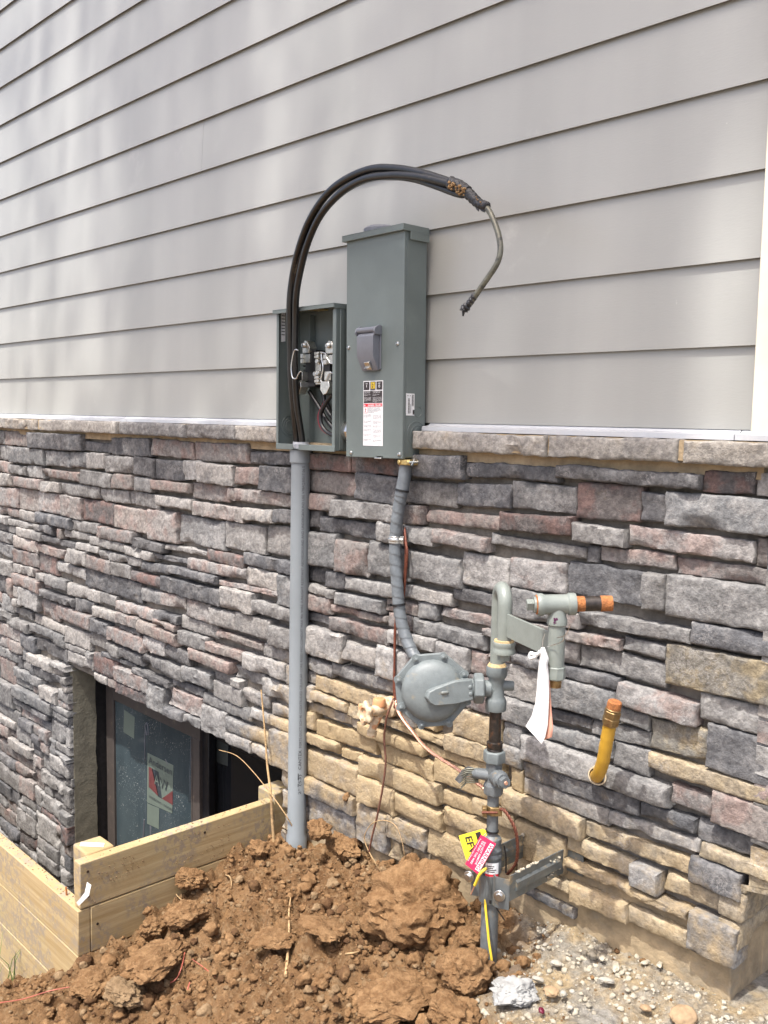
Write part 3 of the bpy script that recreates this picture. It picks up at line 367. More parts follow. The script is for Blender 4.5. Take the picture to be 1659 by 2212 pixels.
# ledge stones, notched round the two boxes
sm = StoneMesh(); rnd = random.Random(11)
ledge = [(-5.4, -4.80, 'e'), (-4.80, -4.34, 'e'), (-4.335, -3.55, 'e'), (-3.545, -3.03, 'g'), (-3.025, -2.72, 'g'), (-2.715, -2.445, 'e'), (-1.862, -1.40, 'e'), (-1.394, -1.052, 'e'), (-1.036, -.80, 'e')]
def lp(u, v, h): return V((u, -h-.006, v))
lp.inv = lambda p: (p.x, p.z, -p.y-.006)
for a, b, c in ledge: sm.add(a, -.0715, b, -.0215, c, rnd, lp, dep=.066, step=.008, rr=.007)
o = link('stone_ledge', sm.mesh('stone_ledge', STM, lambda p: .10), house)
mb = MB()
for a, b in ((-10, -2.445), (-1.862, -.86)): mb.box(a, b, -.060, .0, -.068, -.0225)
mb.box(-1.055, -1.034, -.064, -.06, -.066, -.024)
mb.box(-10, -.875, -.034, .01, -.099, -.0685); mb.build('mortar_bed', M['mortart'], house)
# stone veneer
sm = StoneMesh(); rnd = random.Random(5)
for it in STONES.split(';'):
    a = [int(q)/1000 for q in it[:-1].split(',')]
    if a[2] > -.872: a[2] = -.804 if a[1] > -.96 else -.866
    sm.add(*a, 'l' if it[-1] == 't' and (a[0] < -2.3 or rnd.random() < .12) else it[-1], rnd, front)
zr = -.088; rr_ = random.Random(8)                                  # the return round the corner
while zr > -1.09:
    hgt = rr_.choice((.055, .07, .08, .095)); hgt = min(hgt, zr+1.135); u = -.052
    first = True
    while u < .9:
        wd = rr_.uniform(.12, .26) if first else rr_.uniform(.12, .34)
        sm.add(u+.002, zr-hgt+.003, u+wd-.003, zr-.003, 't' if zr < -.8 else rr_.choice('dgglrq'), rr_, side, dep=.05+rr_.uniform(-.006, .006)); u += wd; first = False
    zr -= hgt
link('stone_veneer', sm.mesh('stone_veneer', STM, lambda p: mudval(p.x, p.z)), house)
WX0, WX1, WZ1, WZ0 = -4.105, -2.475, -1.167, -2.85
mb = MB()
mb.box(-10, WX0-.004, -.012, .16, -3.0, -.10); mb.box(WX1+.004, XC-.012, -.012, .16, -1.09, -.10); mb.box(WX1+.004, -2.2, -.012, .16, -2.5, -1.09); mb.box(WX0-.004, WX1+.004, -.012, .16, WZ1+.004, -.10)
mb.box(XC-.2, XC-.012, .16, 2.5, -1.09, -.10); mb.build('mortar_backing', M['mortar'], house)
mb = MB(); mb.box(WX1+.03, XC-.024, -.030, .12, -2.4, -1.085); mb.box(XC-.3, XC-.024, .12, 2.5, -2.4, -1.085); mb.build('foundation', M['stucco'], house, bevel=.004)
# basement window recess and window
mb = MB(); rnd = random.Random(2)
n = 60; pts = [(-.020, WZ0), (.092, WZ0)]
for i in range(n+1): pts.append((.092+nz(i*.7, 3, 1)*.006+nz(i*.21, 1, 1)*.006, WZ0+(WZ1-WZ0)*i/n))
pts.append((-.020, WZ1))
mb.prism(pts, WX0-.03, WX0, yz)
mb.build('jamb_parging', M['jamb'], house, 25)
mb = MB(); mb.box(WX0-.04, WX0-.003, -.018, .40, WZ0, WZ1+.01); mb.box(WX0-.04, WX1+.04, -.01, .40, WZ1+.001, WZ1+.008); mb.box(WX1+.003, WX1+.04, -.01, .4, WZ0, WZ1); mb.build('recess_membrane', M['membrane'], house)
YW = .15
gx0, gx1 = P(250, 1600, YW).x, P(417, 1640, YW).x; fx0 = P(232, 1500, YW).x; sx1 = P(434, 1640, YW).x
ztop = P(250, 1512, YW).z; FXR = WX1+.02
win = MB()
win.box(fx0, gx0, YW-.008, YW+.03, WZ0+.02, WZ1); win.box(gx0, sx1+.004, YW-.007, YW+.03, ztop, WZ1); win.box(gx1, sx1, YW-.008, YW+.03, WZ0+.02, ztop)
win.box(fx0, gx1, YW-.007, YW+.03, WZ0+.02, WZ0+.08)
win.box(gx0-.004, gx0, YW-.011, YW-.008, WZ0+.08, ztop); win.box(gx1, gx1+.006, YW-.011, YW-.008, WZ0+.08, ztop)
window = win.build('window', M['frame'], house, bevel=.003)
wf = MB()
wf.box(sx1+.004, sx1+.05, YW+.005, YW+.06, WZ0+.02, WZ1); wf.box(sx1+.05, FXR, YW+.02, YW+.07, ztop+.02, WZ1); wf.box(sx1+.06, sx1+.075, YW-.01, YW+.02, WZ0+.02, WZ1); wf.box(FXR-.05, FXR, YW, YW+.06, WZ0, ztop+.02)
wf.build('window_frame', M['screen'], window, bevel=.002)
def film_mat():
    m, nt, b = newmat('dirty_filmed_glass')
    f = nnoise(nt, 3.2, 5, .6, (1, 1, .4)); sp = nnoise(nt, 150, 3, .7); cl = nnoise(nt, 9, 4, .6); st = nnoise(nt, 30, 4, .6, (1, 1, .06))
    col = nmix(nt, nramp(nt, f, .3, .7), (.026, .040, .048), (.056, .077, .086))
    col = nmix(nt, nmath(nt, 'MULTIPLY', nramp(nt, sp, .61, .69), nramp(nt, cl, .38, .66)), col, (.50, .50, .47))
    col = nmix(nt, nmath(nt, 'MULTIPLY', nramp(nt, st, .62, .72), .35), col, (.22, .22, .25))
    lk(nt, col, b.inputs['Base Color']); b.inputs['Roughness'].default_value = .12; b.inputs['Specular IOR Level'].default_value = .5
    lk(nt, nbump(nt, nnoise(nt, 14, 3, .5, (1, 1, .1)), .06, .01), b.inputs['Normal']); return m
mb = MB(); mb.box(gx0-.002, gx1+.002, YW, YW+.006, WZ0+.06, ztop+.004); mb.build('window_pane', film_mat(), window, 0)
gm = pm('dark_glass', (.012, .013, .015), .08, var=.1)
mb = MB(); mb.box(sx1+.05, FXR-.05, YW+.045, YW+.05, WZ0+.02, ztop+.024); mb.build('window_pane', gm, window, 0)
# stickers behind the dusty film
ys = YW-.0012
def q2(px, py): return P(px, py, ys)
def sheet(mb, pts, mi, y=None): mb.poly([V((p.x, (p.y if y is None else y), p.z)) for p in pts], [tuple(range(len(pts)))], mi)
st = MB()
A, B, Cc, D = q2(318.5, 1626), q2(374.5, 1653), q2(372, 1757.5), q2(317.5, 1733)
sheet(st, [A, B, Cc, D], 0)
xl, xr, zt, zb = A.x, B.x, (A.z+B.z)/2, (Cc.z+D.z)/2; sw, sh = xr-xl, zt-zb
def sq(u, v, dy): return V((xl+sw*u, ys-dy, zb+sh*v))
def spoly(uv, mi, dy=.0008): st.poly([sq(u, v, dy) for u, v in uv], [tuple(range(len(uv)))], mi)
spoly([(.05, .72), (.2, .72), (.45, .22), (.05, .30)], 2); spoly([(.17, .72), (.44, .72), (.56, .22), (.42, .22)], 1); spoly([(.97, .50), (.97, .22), (.56, .22)], 2)
fm = lambda u, v, dy=.0016: frame(sq(u, v, dy), (1, 0, 0), (0, 0, 1))
st.text('Andersen', sh*.20, fm(.06, .80), 1, width=sw*.9); st.text('AW', sh*.30, fm(.28, .44, .0024), 0, width=sw*.5); st.text('AW', sh*.30, fm(.31, .425, .0017), 1, width=sw*.5)
st.text('WINDOWS - DOORS', sh*.075, fm(.06, .09), 1, width=sw*.9)
st.build('sticker', [M['stkbg'], M['stkgray'], M['stkred']], window, 0)
st = MB(); sheet(st, [q2(268, 1533), q2(291, 1549), q2(289.5, 1596), q2(266.5, 1581)], 0); st.build('paper_label', M['stkbg'], window, 0)
st = MB(); sheet(st, [q2(318, 1735), q2(344, 1746), q2(343, 1791), q2(317.5, 1779)], 0); st.build('paper_label', M['stkbg'], window, 0)
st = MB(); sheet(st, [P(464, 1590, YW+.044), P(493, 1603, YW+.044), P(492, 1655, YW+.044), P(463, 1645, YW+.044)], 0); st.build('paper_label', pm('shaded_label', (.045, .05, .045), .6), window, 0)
def drip(pts, r): return st.tube(spline(pts, 5), r, 5)
st = MB(); drip([q2(317, 1588), q2(314, 1570), q2(317, 1562), q2(320, 1570), q2(321, 1588)], .004); drip([q2(314, 1575), q2(313, 1640)], .0025)
drip([q2(312, 1770), q2(310, 1812)], .004); drip([q2(357, 1640), q2(363, 1652)], .002); st.build('caulk_smear', pm('gray_smear', (.11, .115, .13), .6), window, 40)
# ------------------------------------------------------------------ ground
CP = [(-2.5, -.03, -1.40), (-2.34, -.03, -1.355), (-2.2, -.03, -1.325), (-2.1, -.03, -1.32), (-1.92, -.03, -1.30), (-1.73, -.03, -1.285), (-1.46, -.03, -1.262), (-1.29, -.03, -1.24), (-1.10, -.03, -1.235), (-.86, -.03, -1.232), (-.5, .2, -1.21),
      (-2.48, -.17, -1.40), (-2.48, -.35, -1.438), (-2.48, -.53, -1.483), (-2.48, -.63, -1.535), (-2.46, -.75, -1.565), (-2.48, -.885, -1.60),
      (-1.38, -.24, -1.283), (-1.75, -.35, -1.325), (-1.6, -.55, -1.36), (-1.45, -.75, -1.41), (-1.3, -.95, -1.45), (-2.05, -.3, -1.37), (-2.15, -.55, -1.41), (-2.05, -.85, -1.50), (-1.8, -1.0, -1.50),
      (-2.4, -1.05, -1.63), (-2.62, -.80, -1.665), (-2.82, -.80, -1.80), (-3.11, -.80, -1.97), (-2.75, -1.2, -1.80), (-3.4, -1.1, -2.02), (-2.2, -1.4, -1.60), (-3.0, -1.8, -1.9),
      (-1.05, -.35, -1.26), (-.75, -.2, -1.23), (-1.1, -.65, -1.325), (-.6, -.8, -1.33), (-.2, -.3, -1.24), (0, -1.9, -1.47), (-1, -1.7, -1.52), (0, -.8, -1.33), (.8, -.5, -1.28), (-1.3, .5, -1.25)]
def hbase(x, y):
    s = t = 0
    for a, b, c in CP:
        k = 1/((x-a)**2+(y-b)**2+.0025)**1.6; s += k; t += k*c
    return t/s
def gravelness(x, y):
    t = (x+1.47+(-y)*-.50)/.16+nz(x*7, y*7, 2)*.9+nz(x*22, y*22, 5)*.35
    return max(0, min(1, t+.5))
def k_(x, y): return max(0, min(1, .55+nz(x*8, y*8, 4)*1.6))
def hfine(x, y):
    g = gravelness(x, y); z = hbase(x, y)
    v = V((x, y, 0))
    lump = noise.turbulence(v*7.5, 4, False)*.030+noise.turbulence(v*24+V((5, 1, 3)), 3, False)*.017
    d, _ = noise.voronoi(v*15+V((nz(x*12, y*12, 1), nz(x*12, y*12, 7), .3))*.8); cl = max(0, .55-d[0])*.055
    d2, _ = noise.voronoi(v*42+V((.2, .7, .9))); cl += max(0, .5-d2[0])*.022
    rough = (noise.turbulence(v*62, 2, True)-.6)*.010*k_(x, y)+noise.noise(v*80)*.0045+noise.noise(v*170)*.0028
    sm = noise.noise(v*3.3+V((9, 2, 4)))
    k = .45+.9*max(0, min(1, .5+sm*1.2))
    dirt = (lump-.020)*1.3+cl*k*1.35+rough
    gr = noise.noise(v*9)*.012+noise.noise(v*28)*.007+max(0, .5-d2[0])*.014+rough*.85
    return z+dirt*(1-g)+gr*g, g
def soil_mat():
    m, nt, b = newmat('clay_soil')
    g = nattr(nt, 'Gravel', 'Fac'); a = nnoise(nt, 5.5, 6, .6); f = nnoise(nt, 46, 8, .72); e = nnoise(nt, 160, 5, .7); w_ = nnoise(nt, 13, 5, .6)
    dirt = nmix(nt, nramp(nt, a, .34, .66), (.140, .075, .034), (.240, .140, .067))
    dirt = nmix(nt, nramp(nt, f, .47, .64), dirt, (.265, .172, .092)); dirt = nmix(nt, nmath(nt, 'MULTIPLY', nramp(nt, e, .64, .74), .7), dirt, (.44, .33, .20))
    dirt = nmix(nt, nmath(nt, 'MULTIPLY', nramp(nt, w_, .62, .76), .6), dirt, (.11, .06, .03))
    gr = nmix(nt, nramp(nt, w_, .38, .62), (.30, .278, .232), (.40, .315, .195)); gr = nmix(nt, nramp(nt, a, .50, .66), gr, (.33, .315, .28))
    gr = nmix(nt, nramp(nt, f, .30, .72), nmix(nt, 1, gr, (.55, .52, .5), 'MULTIPLY'), nmix(nt, 1, gr, (1.25, 1.25, 1.25), 'MULTIPLY'))
    gr = nmix(nt, nmath(nt, 'MULTIPLY', nramp(nt, e, .63, .72), .6), gr, (.47, .43, .36))
    col = nmix(nt, g, dirt, gr); lk(nt, col, b.inputs['Base Color']); b.inputs['Roughness'].default_value = .95; b.inputs['Specular IOR Level'].default_value = .15
    n1 = nbump(nt, f, 1, .016); n2 = nbump(nt, e, .9, .006, n1); lk(nt, n2, b.inputs['Normal']); return m
SOIL = soil_mat()
def inwell(x, y): return x < -2.512 and y > -.752
xs = [-7.75, -6.8, -6]+[-5.0+.1*i for i in range(14)]+[-3.6+.03*i for i in range(20)]+[-3.0+.0068*i for i in range(363)]+[-.53+.03*i for i in range(20)]+[.1+.15*i for i in range(20)]
ys_ = [-7, -5, -4]+[-3.2+.12*i for i in range(12)]+[-1.76+.03*i for i in range(12)]+[-1.40+.0068*i for i in range(203)]+[-.02+.02*i for i in range(4)]+[.1, .3, .6, 1, 2, 3]
vs = []; gv = []
for y in ys_:
    for x in xs:
        z, g = hfine(x, y); k = min(1, max(0, (math.hypot(max(0, abs(x+1.5)-2.2), max(0, -1.9-y))-.1)/1.5)); z = z*(1-k)+(-1.72-.1*(x < -2.6))*k
        if inwell(x, y): z = -2.95
        vs.append((x, y, z)); gv.append(g)
nx = len(xs); fs = []
for j in range(len(ys_)-1):
    for i in range(nx-1):
        cx, cy = (xs[i]+xs[i+1])/2, (ys_[j]+ys_[j+1])/2
        if cx < XC-.04 and cy > .0: continue
        if cx < -2.54 and cy > -.735: continue
        a = j*nx+i; fs.append((a, a+1, a+nx+1, a+nx))
me = bpy.data.meshes.new('dirt_mound'); me.from_pydata(vs, [], fs); at = me.attributes.new('Gravel', 'FLOAT', 'POINT'); at.data.foreach_set('value', gv)
me.materials.append(SOIL); me.polygons.foreach_set('use_smooth', [True]*len(me.polygons)); dm = link('ground', me); dm['kind'] = 'structure'
mb = MB(); mb.box(-8, -2.52, -.74, .15, -3.0, -2.88); o = mb.build('window_well_floor', M['stucco']); o['kind'] = 'structure'
mb = MB(); q_ = [(-400, -400), (400, -400), (400, 400), (-400, 400), (-7.7, -7), (3.1, -7), (3.1, 3), (-7.7, 3)]; mb.poly([(a, b_, -1.75) for a, b_ in q_], [(0, 1, 5, 4), (1, 2, 6, 5), (2, 3, 7, 6), (3, 0, 4, 7)]); o = mb.build('terrain', pm('pale_gravel_yard', (.24, .235, .22), .95, var=.15, vs=3), None, 0); o['kind'] = 'structure'
# clods and crumbs
def blob(sub, seed, rough=1.0, flat=.75):
    bm = bmesh.new(); bmesh.ops.create_icosphere(bm, subdivisions=sub, radius=1)
    for v in bm.verts:
        p = v.co.copy(); s = V((seed*3.7, seed*1.3, seed*7.1))
        k = 1+rough*(.34*noise.noise(p*1.1+s)+.22*noise.noise(p*2.6+s)+.12*noise.noise(p*5.5+s)+.07*noise.noise(p*12+s))
        k += rough*(.05*noise.noise(p*24+s)+(.085*(noise.turbulence(p*4.5+s, 3, True)-.9) if sub > 3 else 0))
        v.co = p*k; v.co.z *= flat
    out = ([v.co.copy() for v in bm.verts], [tuple(v.index for v in f.verts) for f in bm.faces]); bm.free(); return out
B2 = [blob(2, i) for i in range(7)]; B3 = [blob(3, i+20) for i in range(7)]; B4 = [blob(5, i+40) for i in range(4)]
PB = [blob(4, i+60, .62, .7) for i in range(6)]
def put(vs, fs, tpl, c, s, rnd, sq=(1, 1, 1)):
    R = Matrix.Rotation(rnd.uniform(0, 6.28), 3, 'Z') @ Matrix.Rotation(rnd.uniform(-.6, .6)*(1 if s < .03 else .2), 3, 'X'); b = len(vs)
    vs += [tuple(R @ V((p.x*s*sq[0], p.y*s*sq[1], p.z*s*sq[2]))+c) for p in tpl[0]]; fs += [tuple(q+b for q in f) for f in tpl[1]]
def rawobj(name, vs, fs, mat, parent=None, smooth=60):
    me = bpy.data.meshes.new(name); me.from_pydata(vs, [], fs); me.materials.append(mat); me.polygons.foreach_set('use_smooth', [True]*len(me.polygons))
    if smooth < 90: me.set_sharp_from_angle(angle=math.radians(smooth))
    return link(name, me, parent)
def clod_mat(name, a, b_):
    m, nt, b = newmat(name); f = nnoise(nt, 42, 8, .72); e = nnoise(nt, 170, 5, .7); q = nnoise(nt, 9, 4, .6)
    col = nmix(nt, nramp(nt, f, .35, .68), a, b_); col = nmix(nt, nmath(nt, 'MULTIPLY', nramp(nt, e, .62, .72), .6), col, (.46, .34, .20))
    col = nmix(nt, nmath(nt, 'MULTIPLY', nramp(nt, q, .55, .72), .5), col, nmix(nt, 1, a, (.6, .55, .5), 'MULTIPLY'))
    lk(nt, col, b.inputs['Base Color']); b.inputs['Roughness'].default_value = .95; b.inputs['Specular IOR Level'].default_value = .15
    n1 = nbump(nt, f, .9, .012); lk(nt, nbump(nt, e, .7, .005, n1), b.inputs['Normal']); return m
CM = clod_mat('clay_clod', (.162, .088, .040), (.285, .173, .086)); CM2 = clod_mat('dry_crumb', (.19, .125, .068), (.295, .205, .118))
import numpy as np
class Scatter:
    """many small lumps gathered into one mesh"""
    def __init__(s): s.v = []; s.f = []; s.n = 0
    def add(s, tpl, c, k, rnd, sq=(1, 1, 1)):
        R = Matrix.Rotation(rnd.uniform(0, 6.28), 3, 'Z') @ Matrix.Rotation(rnd.uniform(-.7, .7), 3, 'X')
        s.v.append((tpl[0]*(k*np.array(sq))) @ np.array(R).T+np.array(c)); s.f.append(tpl[1]+s.n); s.n += len(tpl[0])
    def build(s, name, mat):
        v = np.concatenate(s.v).astype(np.float32); f = np.concatenate(s.f).astype(np.int32)
        me = bpy.data.meshes.new(name); me.vertices.add(len(v)); me.vertices.foreach_set('co', v.ravel()); me.loops.add(f.size); me.loops.foreach_set('vertex_index', f.ravel())
        me.polygons.add(len(f)); me.polygons.foreach_set('loop_start', np.arange(0, f.size, 3, dtype=np.int32)); me.update(calc_edges=True); me.validate(); me.materials.append(mat); return link(name, me)
def nt_(t): return (np.array([tuple(p) for p in t[0]]), np.array(t[1]))
N1 = [nt_(blob(1, i+80, 1.2)) for i in range(8)]; N2 = [nt_(blob(2, i+90, 1.25)) for i in range(10)]; N3 = [nt_(blob(3, i+110, 1.25)) for i in range(8)]; NP = [nt_(p) for p in PB]
CM3 = clod_mat('damp_crumb', (.085, .044, .022), (.165, .095, .046))
rnd = random.Random(21); s1, s2, s3, s4, s5 = Scatter(), Scatter(), Scatter(), Scatter(), Scatter()
n = 0
while n < 6500:
    x = rnd.uniform(-3.0, -.9); y = rnd.uniform(-1.30, -.035)
    if inwell(x, y) or (x < -2.48 and y > -.78): continue
    if rnd.random() < gravelness(x, y)*.94: continue
    if rnd.random() > .30+(.5+nz(x*5, y*5, 11))*.9: continue
    z, _ = hfine(x, y); k = .0026+.0095*rnd.random()**3.2
    if rnd.random() < .03: k = rnd.uniform(.013, .024)
    t = rnd.choice(N3 if k > .008 else N2); c = (x, y, z+k*.3); q = rnd.random()
    (s1 if q < .62 else s2 if q < .79 else s3).add(t, c, k, rnd); n += 1
for k_i in range(9000):
    x = rnd.uniform(-3.0, -.9); y = rnd.uniform(-1.3, -.035)
    if inwell(x, y) or (x < -2.48 and y > -.78) or rnd.random() < gravelness(x, y)*.9: continue
    z, _ = hfine(x, y); k = rnd.uniform(.0016, .0040); q = rnd.random()
    (s1 if q < .6 else s2 if q < .8 else s3).add(rnd.choice(N1), (x, y, z+k*.3), k, rnd)
for k_i in range(6000):
    x = rnd.uniform(-1.6, -.55); y = rnd.uniform(-.95, -.03)
    if gravelness(x, y) < .5: continue
    z, _ = hfine(x, y); k = .0014+.0062*rnd.random()**4
    if rnd.random() < .07: s4.add(rnd.choice(NP), (x, y, z+k*.2), k, rnd, (1.2, 1, .8))
    else: s5.add(rnd.choice(N1 if k < .004 else N2), (x, y, z+k*.15), k*1.1, rnd)
pw = pm('white_pebble', (.30, .28, .24), .75, var=.1, vs=60, c2=(.22, .185, .13), c2s=50); pt = pm('tan_pebble', (.27, .185, .105), .8, var=.15, vs=60)
pgray = pm('gray_rubble', (.31, .278, .215), .9, var=.25, vs=30, bump=.8, bs=120)
for nm, sc2, mt, lb in (('soil_clods', s1, CM, 'brown crumbs of clay soil scattered over the dirt mound'), ('soil_crumbs', s2, CM2, 'dry tan soil crumbs scattered over the dirt mound'), ('damp_soil', s3, CM3, 'dark damp soil crumbs between the clods of the dirt mound'),
                          ('white_gravel', s4, pw, 'small whitish pebbles strewn over the ground by the wall foot'), ('rubble_bits', s5, pgray, 'tan and gray grit strewn over the ground by the wall foot')):
    tag(sc2.build(nm, mt), lb, 'debris', kind='stuff')
B1 = [blob(1, i+80, 1.2) for i in range(6)]
def clod(px, py, dx, size, label, sq=(1, 1, 1), seed=0, mat=None, tpl=None, name='soil_clod', cat='clod', group='big clods on the dirt mound', y=None):
    """a clod standing where the photo shows it: walk the sight line down to the ground"""
    t0 = None; d = (P(px, py, Y=-.05)-CAMP)
    for i in range(2000):
        q = CAMP+d*(.25+i*.0006)
        if q.y > -.03: break
        if q.z < hbase(q.x, q.y)+.012: t0 = q; break
    if t0 is None: t0 = CAMP+d*.95
    vs, fs = [], []; put(vs, fs, tpl or B4[seed % 4], V((0, 0, 0)), size, random.Random(seed), sq)
    o = rawobj(name, vs, fs, mat or CM); o.location = t0+V((0, 0, size*sq[2]*.28)); tag(o, label, cat, group); return o
clod(905, 1975, 0, .105, 'largest rough brown clod with a flat dark face, beside the gas riser', (1.25, 1.05, 1.12), 1)
clod(1010, 2110, 0, .062, 'rounded brown clod with a pale crust at the foot of the gas riser', (1, 1, 1), 2)
clod(1015, 2030, 0, .036, 'small rough clod between the largest clod and the gas riser', (1, 1, .9), 3)
clod(400, 1985, 0, .050, 'rounded clod lying against the lower plank of the window well', (1.2, 1, .9), 4)
clod(410, 1905, 0, .046, 'crumbly clod touching the muddy face of the upper side plank', (1.1, 1, .9), 5)
clod(330, 2010, 0, .036, 'stony clod capped with a light tan stone by the lower plank', (1.1, 1, 1), 6)
clod(340, 2080, 0, .066, 'broad smooth-topped clod at the left of the dirt mound', (1.5, 1.0, .62), 7)
clod(860, 2165, 0, .068, 'wide low clod at the bottom edge between the two smooth patches of soil', (1.5, 1, .62), 8)
clod(975, 2195, 0, .052, 'clod in front of the gas riser at the bottom edge of the photo', (1.2, 1, .8), 9)
clod(560, 1840, 0, .036, 'pale-topped clod at the top of the mound left of the gray conduit', (1.1, 1, .9), 10)
clod(740, 1835, 0, .050, 'crumbly clod heaped against the wall right of the gray conduit', (1.4, .8, .8), 11)
clod(690, 1800, 0, .044, 'clod wedged behind the conduit foot', (1.1, .8, .9), 12)
clod(885, 1890, 0, .045, 'upright crumbly clod under the lowest stones', (1.1, .8, 1.1), 13)
clod(590, 2030, 0, .040, 'flat trampled clod in the middle of the mound', (1.4, 1.1, .45), 14)
clod(700, 2010, 0, .045, 'smooth flattened clod right of the standing twig', (1.5, 1.1, .4), 15)
clod(205, 2130, 0, .055, 'dark crumbly clod at the lower left corner of the mound', (1.2, 1, .7), 16)
clod(265, 2150, 0, .045, 'smooth tan lump of clay at the lower left', (1.3, 1, .8), 17, CM2)
RB = pm('white_mortar_lump', (.26, .26, .25), .9, var=.2, vs=30, bump=1, bs=90)
clod(1108, 2150, 0, .042, 'white crumbly lump of mortar on the ground', (1.25, 1, .8), 21, RB, B4[2], 'mortar_lump', 'rubble', None)
for i, (px, py, s, sq, mt, lb) in enumerate(((1190, 2145, .021, (1.2, 1, .85), pt, 'orange tan rounded pebble beside the white mortar lump'), (1163, 2118, .016, (1.3, 1, .8), pw, 'white rounded pebble above the orange pebble'),
        (1310, 2120, .019, (1.3, .8, .7), pw, 'white angular pebble in the middle of the bare ground'), (1200, 2083, .015, (1.3, 1, .9), pw, 'pale flat pebble with a brown rim near the foundation'),
        (1217, 2150, .013, (.8, 1, 1.2), pw, 'cream upright pebble right of the orange pebble'), (1395, 2180, .017, (1.1, 1, .8), pt, 'tan stone at the bottom edge right of centre'),
        (1170, 2185, .011, (1, 1, .9), pm('wine_red_chip', (.10, .005, .02), .4), 'dark wine-red chip under the orange pebble'), (1475, 2200, .034, (1.3, 1, .7), pt, 'buff square-edged stone at the bottom edge'),
        (1232, 2178, .010, (1, 1, .8), pw, 'small bright pebble below the cream upright one'), (1395, 2080, .013, (1.5, .8, .6), pgray, 'gray chip fallen at the foot of the tan foundation'))):
    clod(px, py, 0, s*.7, lb, sq, 30+i, mt, PB[i % 6], 'pebble', 'pebble', 'pebbles on the bare ground')
for px, py, s in ((1280, 2062, .011), (1300, 2070, .010), (1330, 2090, .013), (1425, 2085, .009), (1165, 2010, .010)):
    clod(px, py, 0, s, 'gray mortar flake lying along the foot of the tan foundation', (1.4, .7, .6), int(px), pgray, B3[int(px) % 7], 'mortar_flake', 'rubble', 'mortar flakes along the foundation')
# twigs, roots, wire scraps and grass
def gp(px, py, up=.0):
    d = (P(px, py, Y=-.05)-CAMP)
    for i in range(2600):
        q = CAMP+d*(.2+i*.0004)
        if q.y > -.03 or q.z < hfine(q.x, q.y)[0]+.004+up: return q
    return q
def strand(name, pts, r, mat, label, cat, rr=None):
    s = spline(pts, 7); n = len(s); rad = [r*(1-.55*i/n)*(1+.18*nz(i*.8, r*900, 2)) for i in range(n)] if rr is None else rr
    mb = MB(); mb.tube(s, rad, 7); return tag(mb.build(name, mat, None, 60), label, cat)
b0 = gp(592, 1822); yb = b0.y
strand('twig', [b0, P(588, 1770, yb), P(585, 1715, yb), P(577, 1650, yb+.02), P(572, 1580, yb+.03), P(564, 1490, yb+.04)], .0055, M['twig'], 'upright dry root standing at the plank end left of the conduit', 'twig')
strand('twig', [gp(655, 1828), P(620, 1765, yb), P(585, 1715, yb-.01), P(545, 1665, yb-.02), P(510, 1632, yb-.03), P(473, 1620, yb-.04)], .0022, M['twig'], 'thin root slanting in front of the window towards the conduit foot', 'twig')
b1 = gp(617, 2115); b2 = gp(625, 1945)
def lay(t, k): q = b1.lerp(b2, t); return V((q.x+k, q.y, max(hfine(q.x, q.y)[0], hfine(q.x+.01, q.y-.012)[0])+.013))
strand('twig', [lay(0, 0), lay(.25, .004), lay(.5, .006), lay(.75, .002), lay(1, .006)], .0046, M['twig'], 'long straight twig lying up the middle of the dirt mound', 'twig')
strand('twig', [gp(362, 1898, .02), gp(372, 1915, .012), gp(383, 1935, .01), gp(405, 1955)], .003, M['twig'], 'bent root beside the crumbly clod near the side plank', 'twig')
strand('twig', [gp(487, 1890), gp(497, 1895, .014), gp(500, 1910, .012), gp(498, 1920)], .0025, M['twig'], 'short hooked root in the upper middle of the mound', 'twig')
strand('twig', [gp(735, 2062), gp(765, 2058, .008), gp(800, 2050)], .003, M['twig'], 'short stick lying level in the right of the mound', 'twig')
strand('twig', [gp(165, 2012, .03), gp(190, 2008, .03), gp(222, 2006, .01)], .003, M['twig'], 'stick poking out at the end of the lower plank', 'twig')
c0 = gp(1000, 1995); strand('twig', [gp(465, 2110), gp(440, 2090), gp(415, 2072)], .0018, M['redwire'], 'pale red wire scrap among the clods at the left', 'wire')
strand('wire_scrap', [gp(363, 2125), gp(380, 2115, .006), gp(392, 2090, .012), gp(399, 2058, .004)], .0016, M['redwire'], 'curved red wire scrap standing in the lower dirt', 'wire', .0016)
strand('wire_scrap', [gp(407, 2143), gp(406, 2135, .008), gp(410, 2122, .004)], .0018, M['redwire'], 'tiny red wire curl right of the curved red scrap', 'wire', .0018)
strand('wire_scrap', [gp(0, 2166, .01), gp(50, 2158, .012), gp(110, 2140, .02), gp(175, 2128, .015)], .0014, M['redwire'], 'long red string stretched across the lower left corner', 'string', .0014)
ls = lambda a, b_: P(1000/1.47558+a*.3617/1.47558, 2200/1.47558+b_*.3617/1.47558, -.10)
strand('root_loop', [gp(1217/1.47558, 2782/1.47558), ls(540, 1520), ls(465, 1375), ls(450, 1275), ls(520, 1172), ls(640, 1150), ls(735, 1215), ls(790, 1390), ls(800, 1540)], .0019, M['twig'], 'thin looping root arching against the lowest stones', 'root')
gb = MB(); rg = random.Random(4)
for i in range(46):
    x = rg.uniform(-3.16, -2.90); y = rg.uniform(-.92, -.775); z = hfine(x, y)[0]; L = rg.uniform(.06, .16); a = rg.uniform(0, 6.28)
    dx, dy = math.cos(a)*.5*L, math.sin(a)*.5*L; gb.tube([V((x, y, z-.01)), V((x+dx*.3, y+dy*.3, z+L*.6)), V((x+dx, y+dy, z+L))], [.0016, .0014, .0003], 4)
tag(gb.build('grass', M['grass'], None, 60), 'green grass blades at the lower left corner by the timber wall', 'grass', kind='stuff')
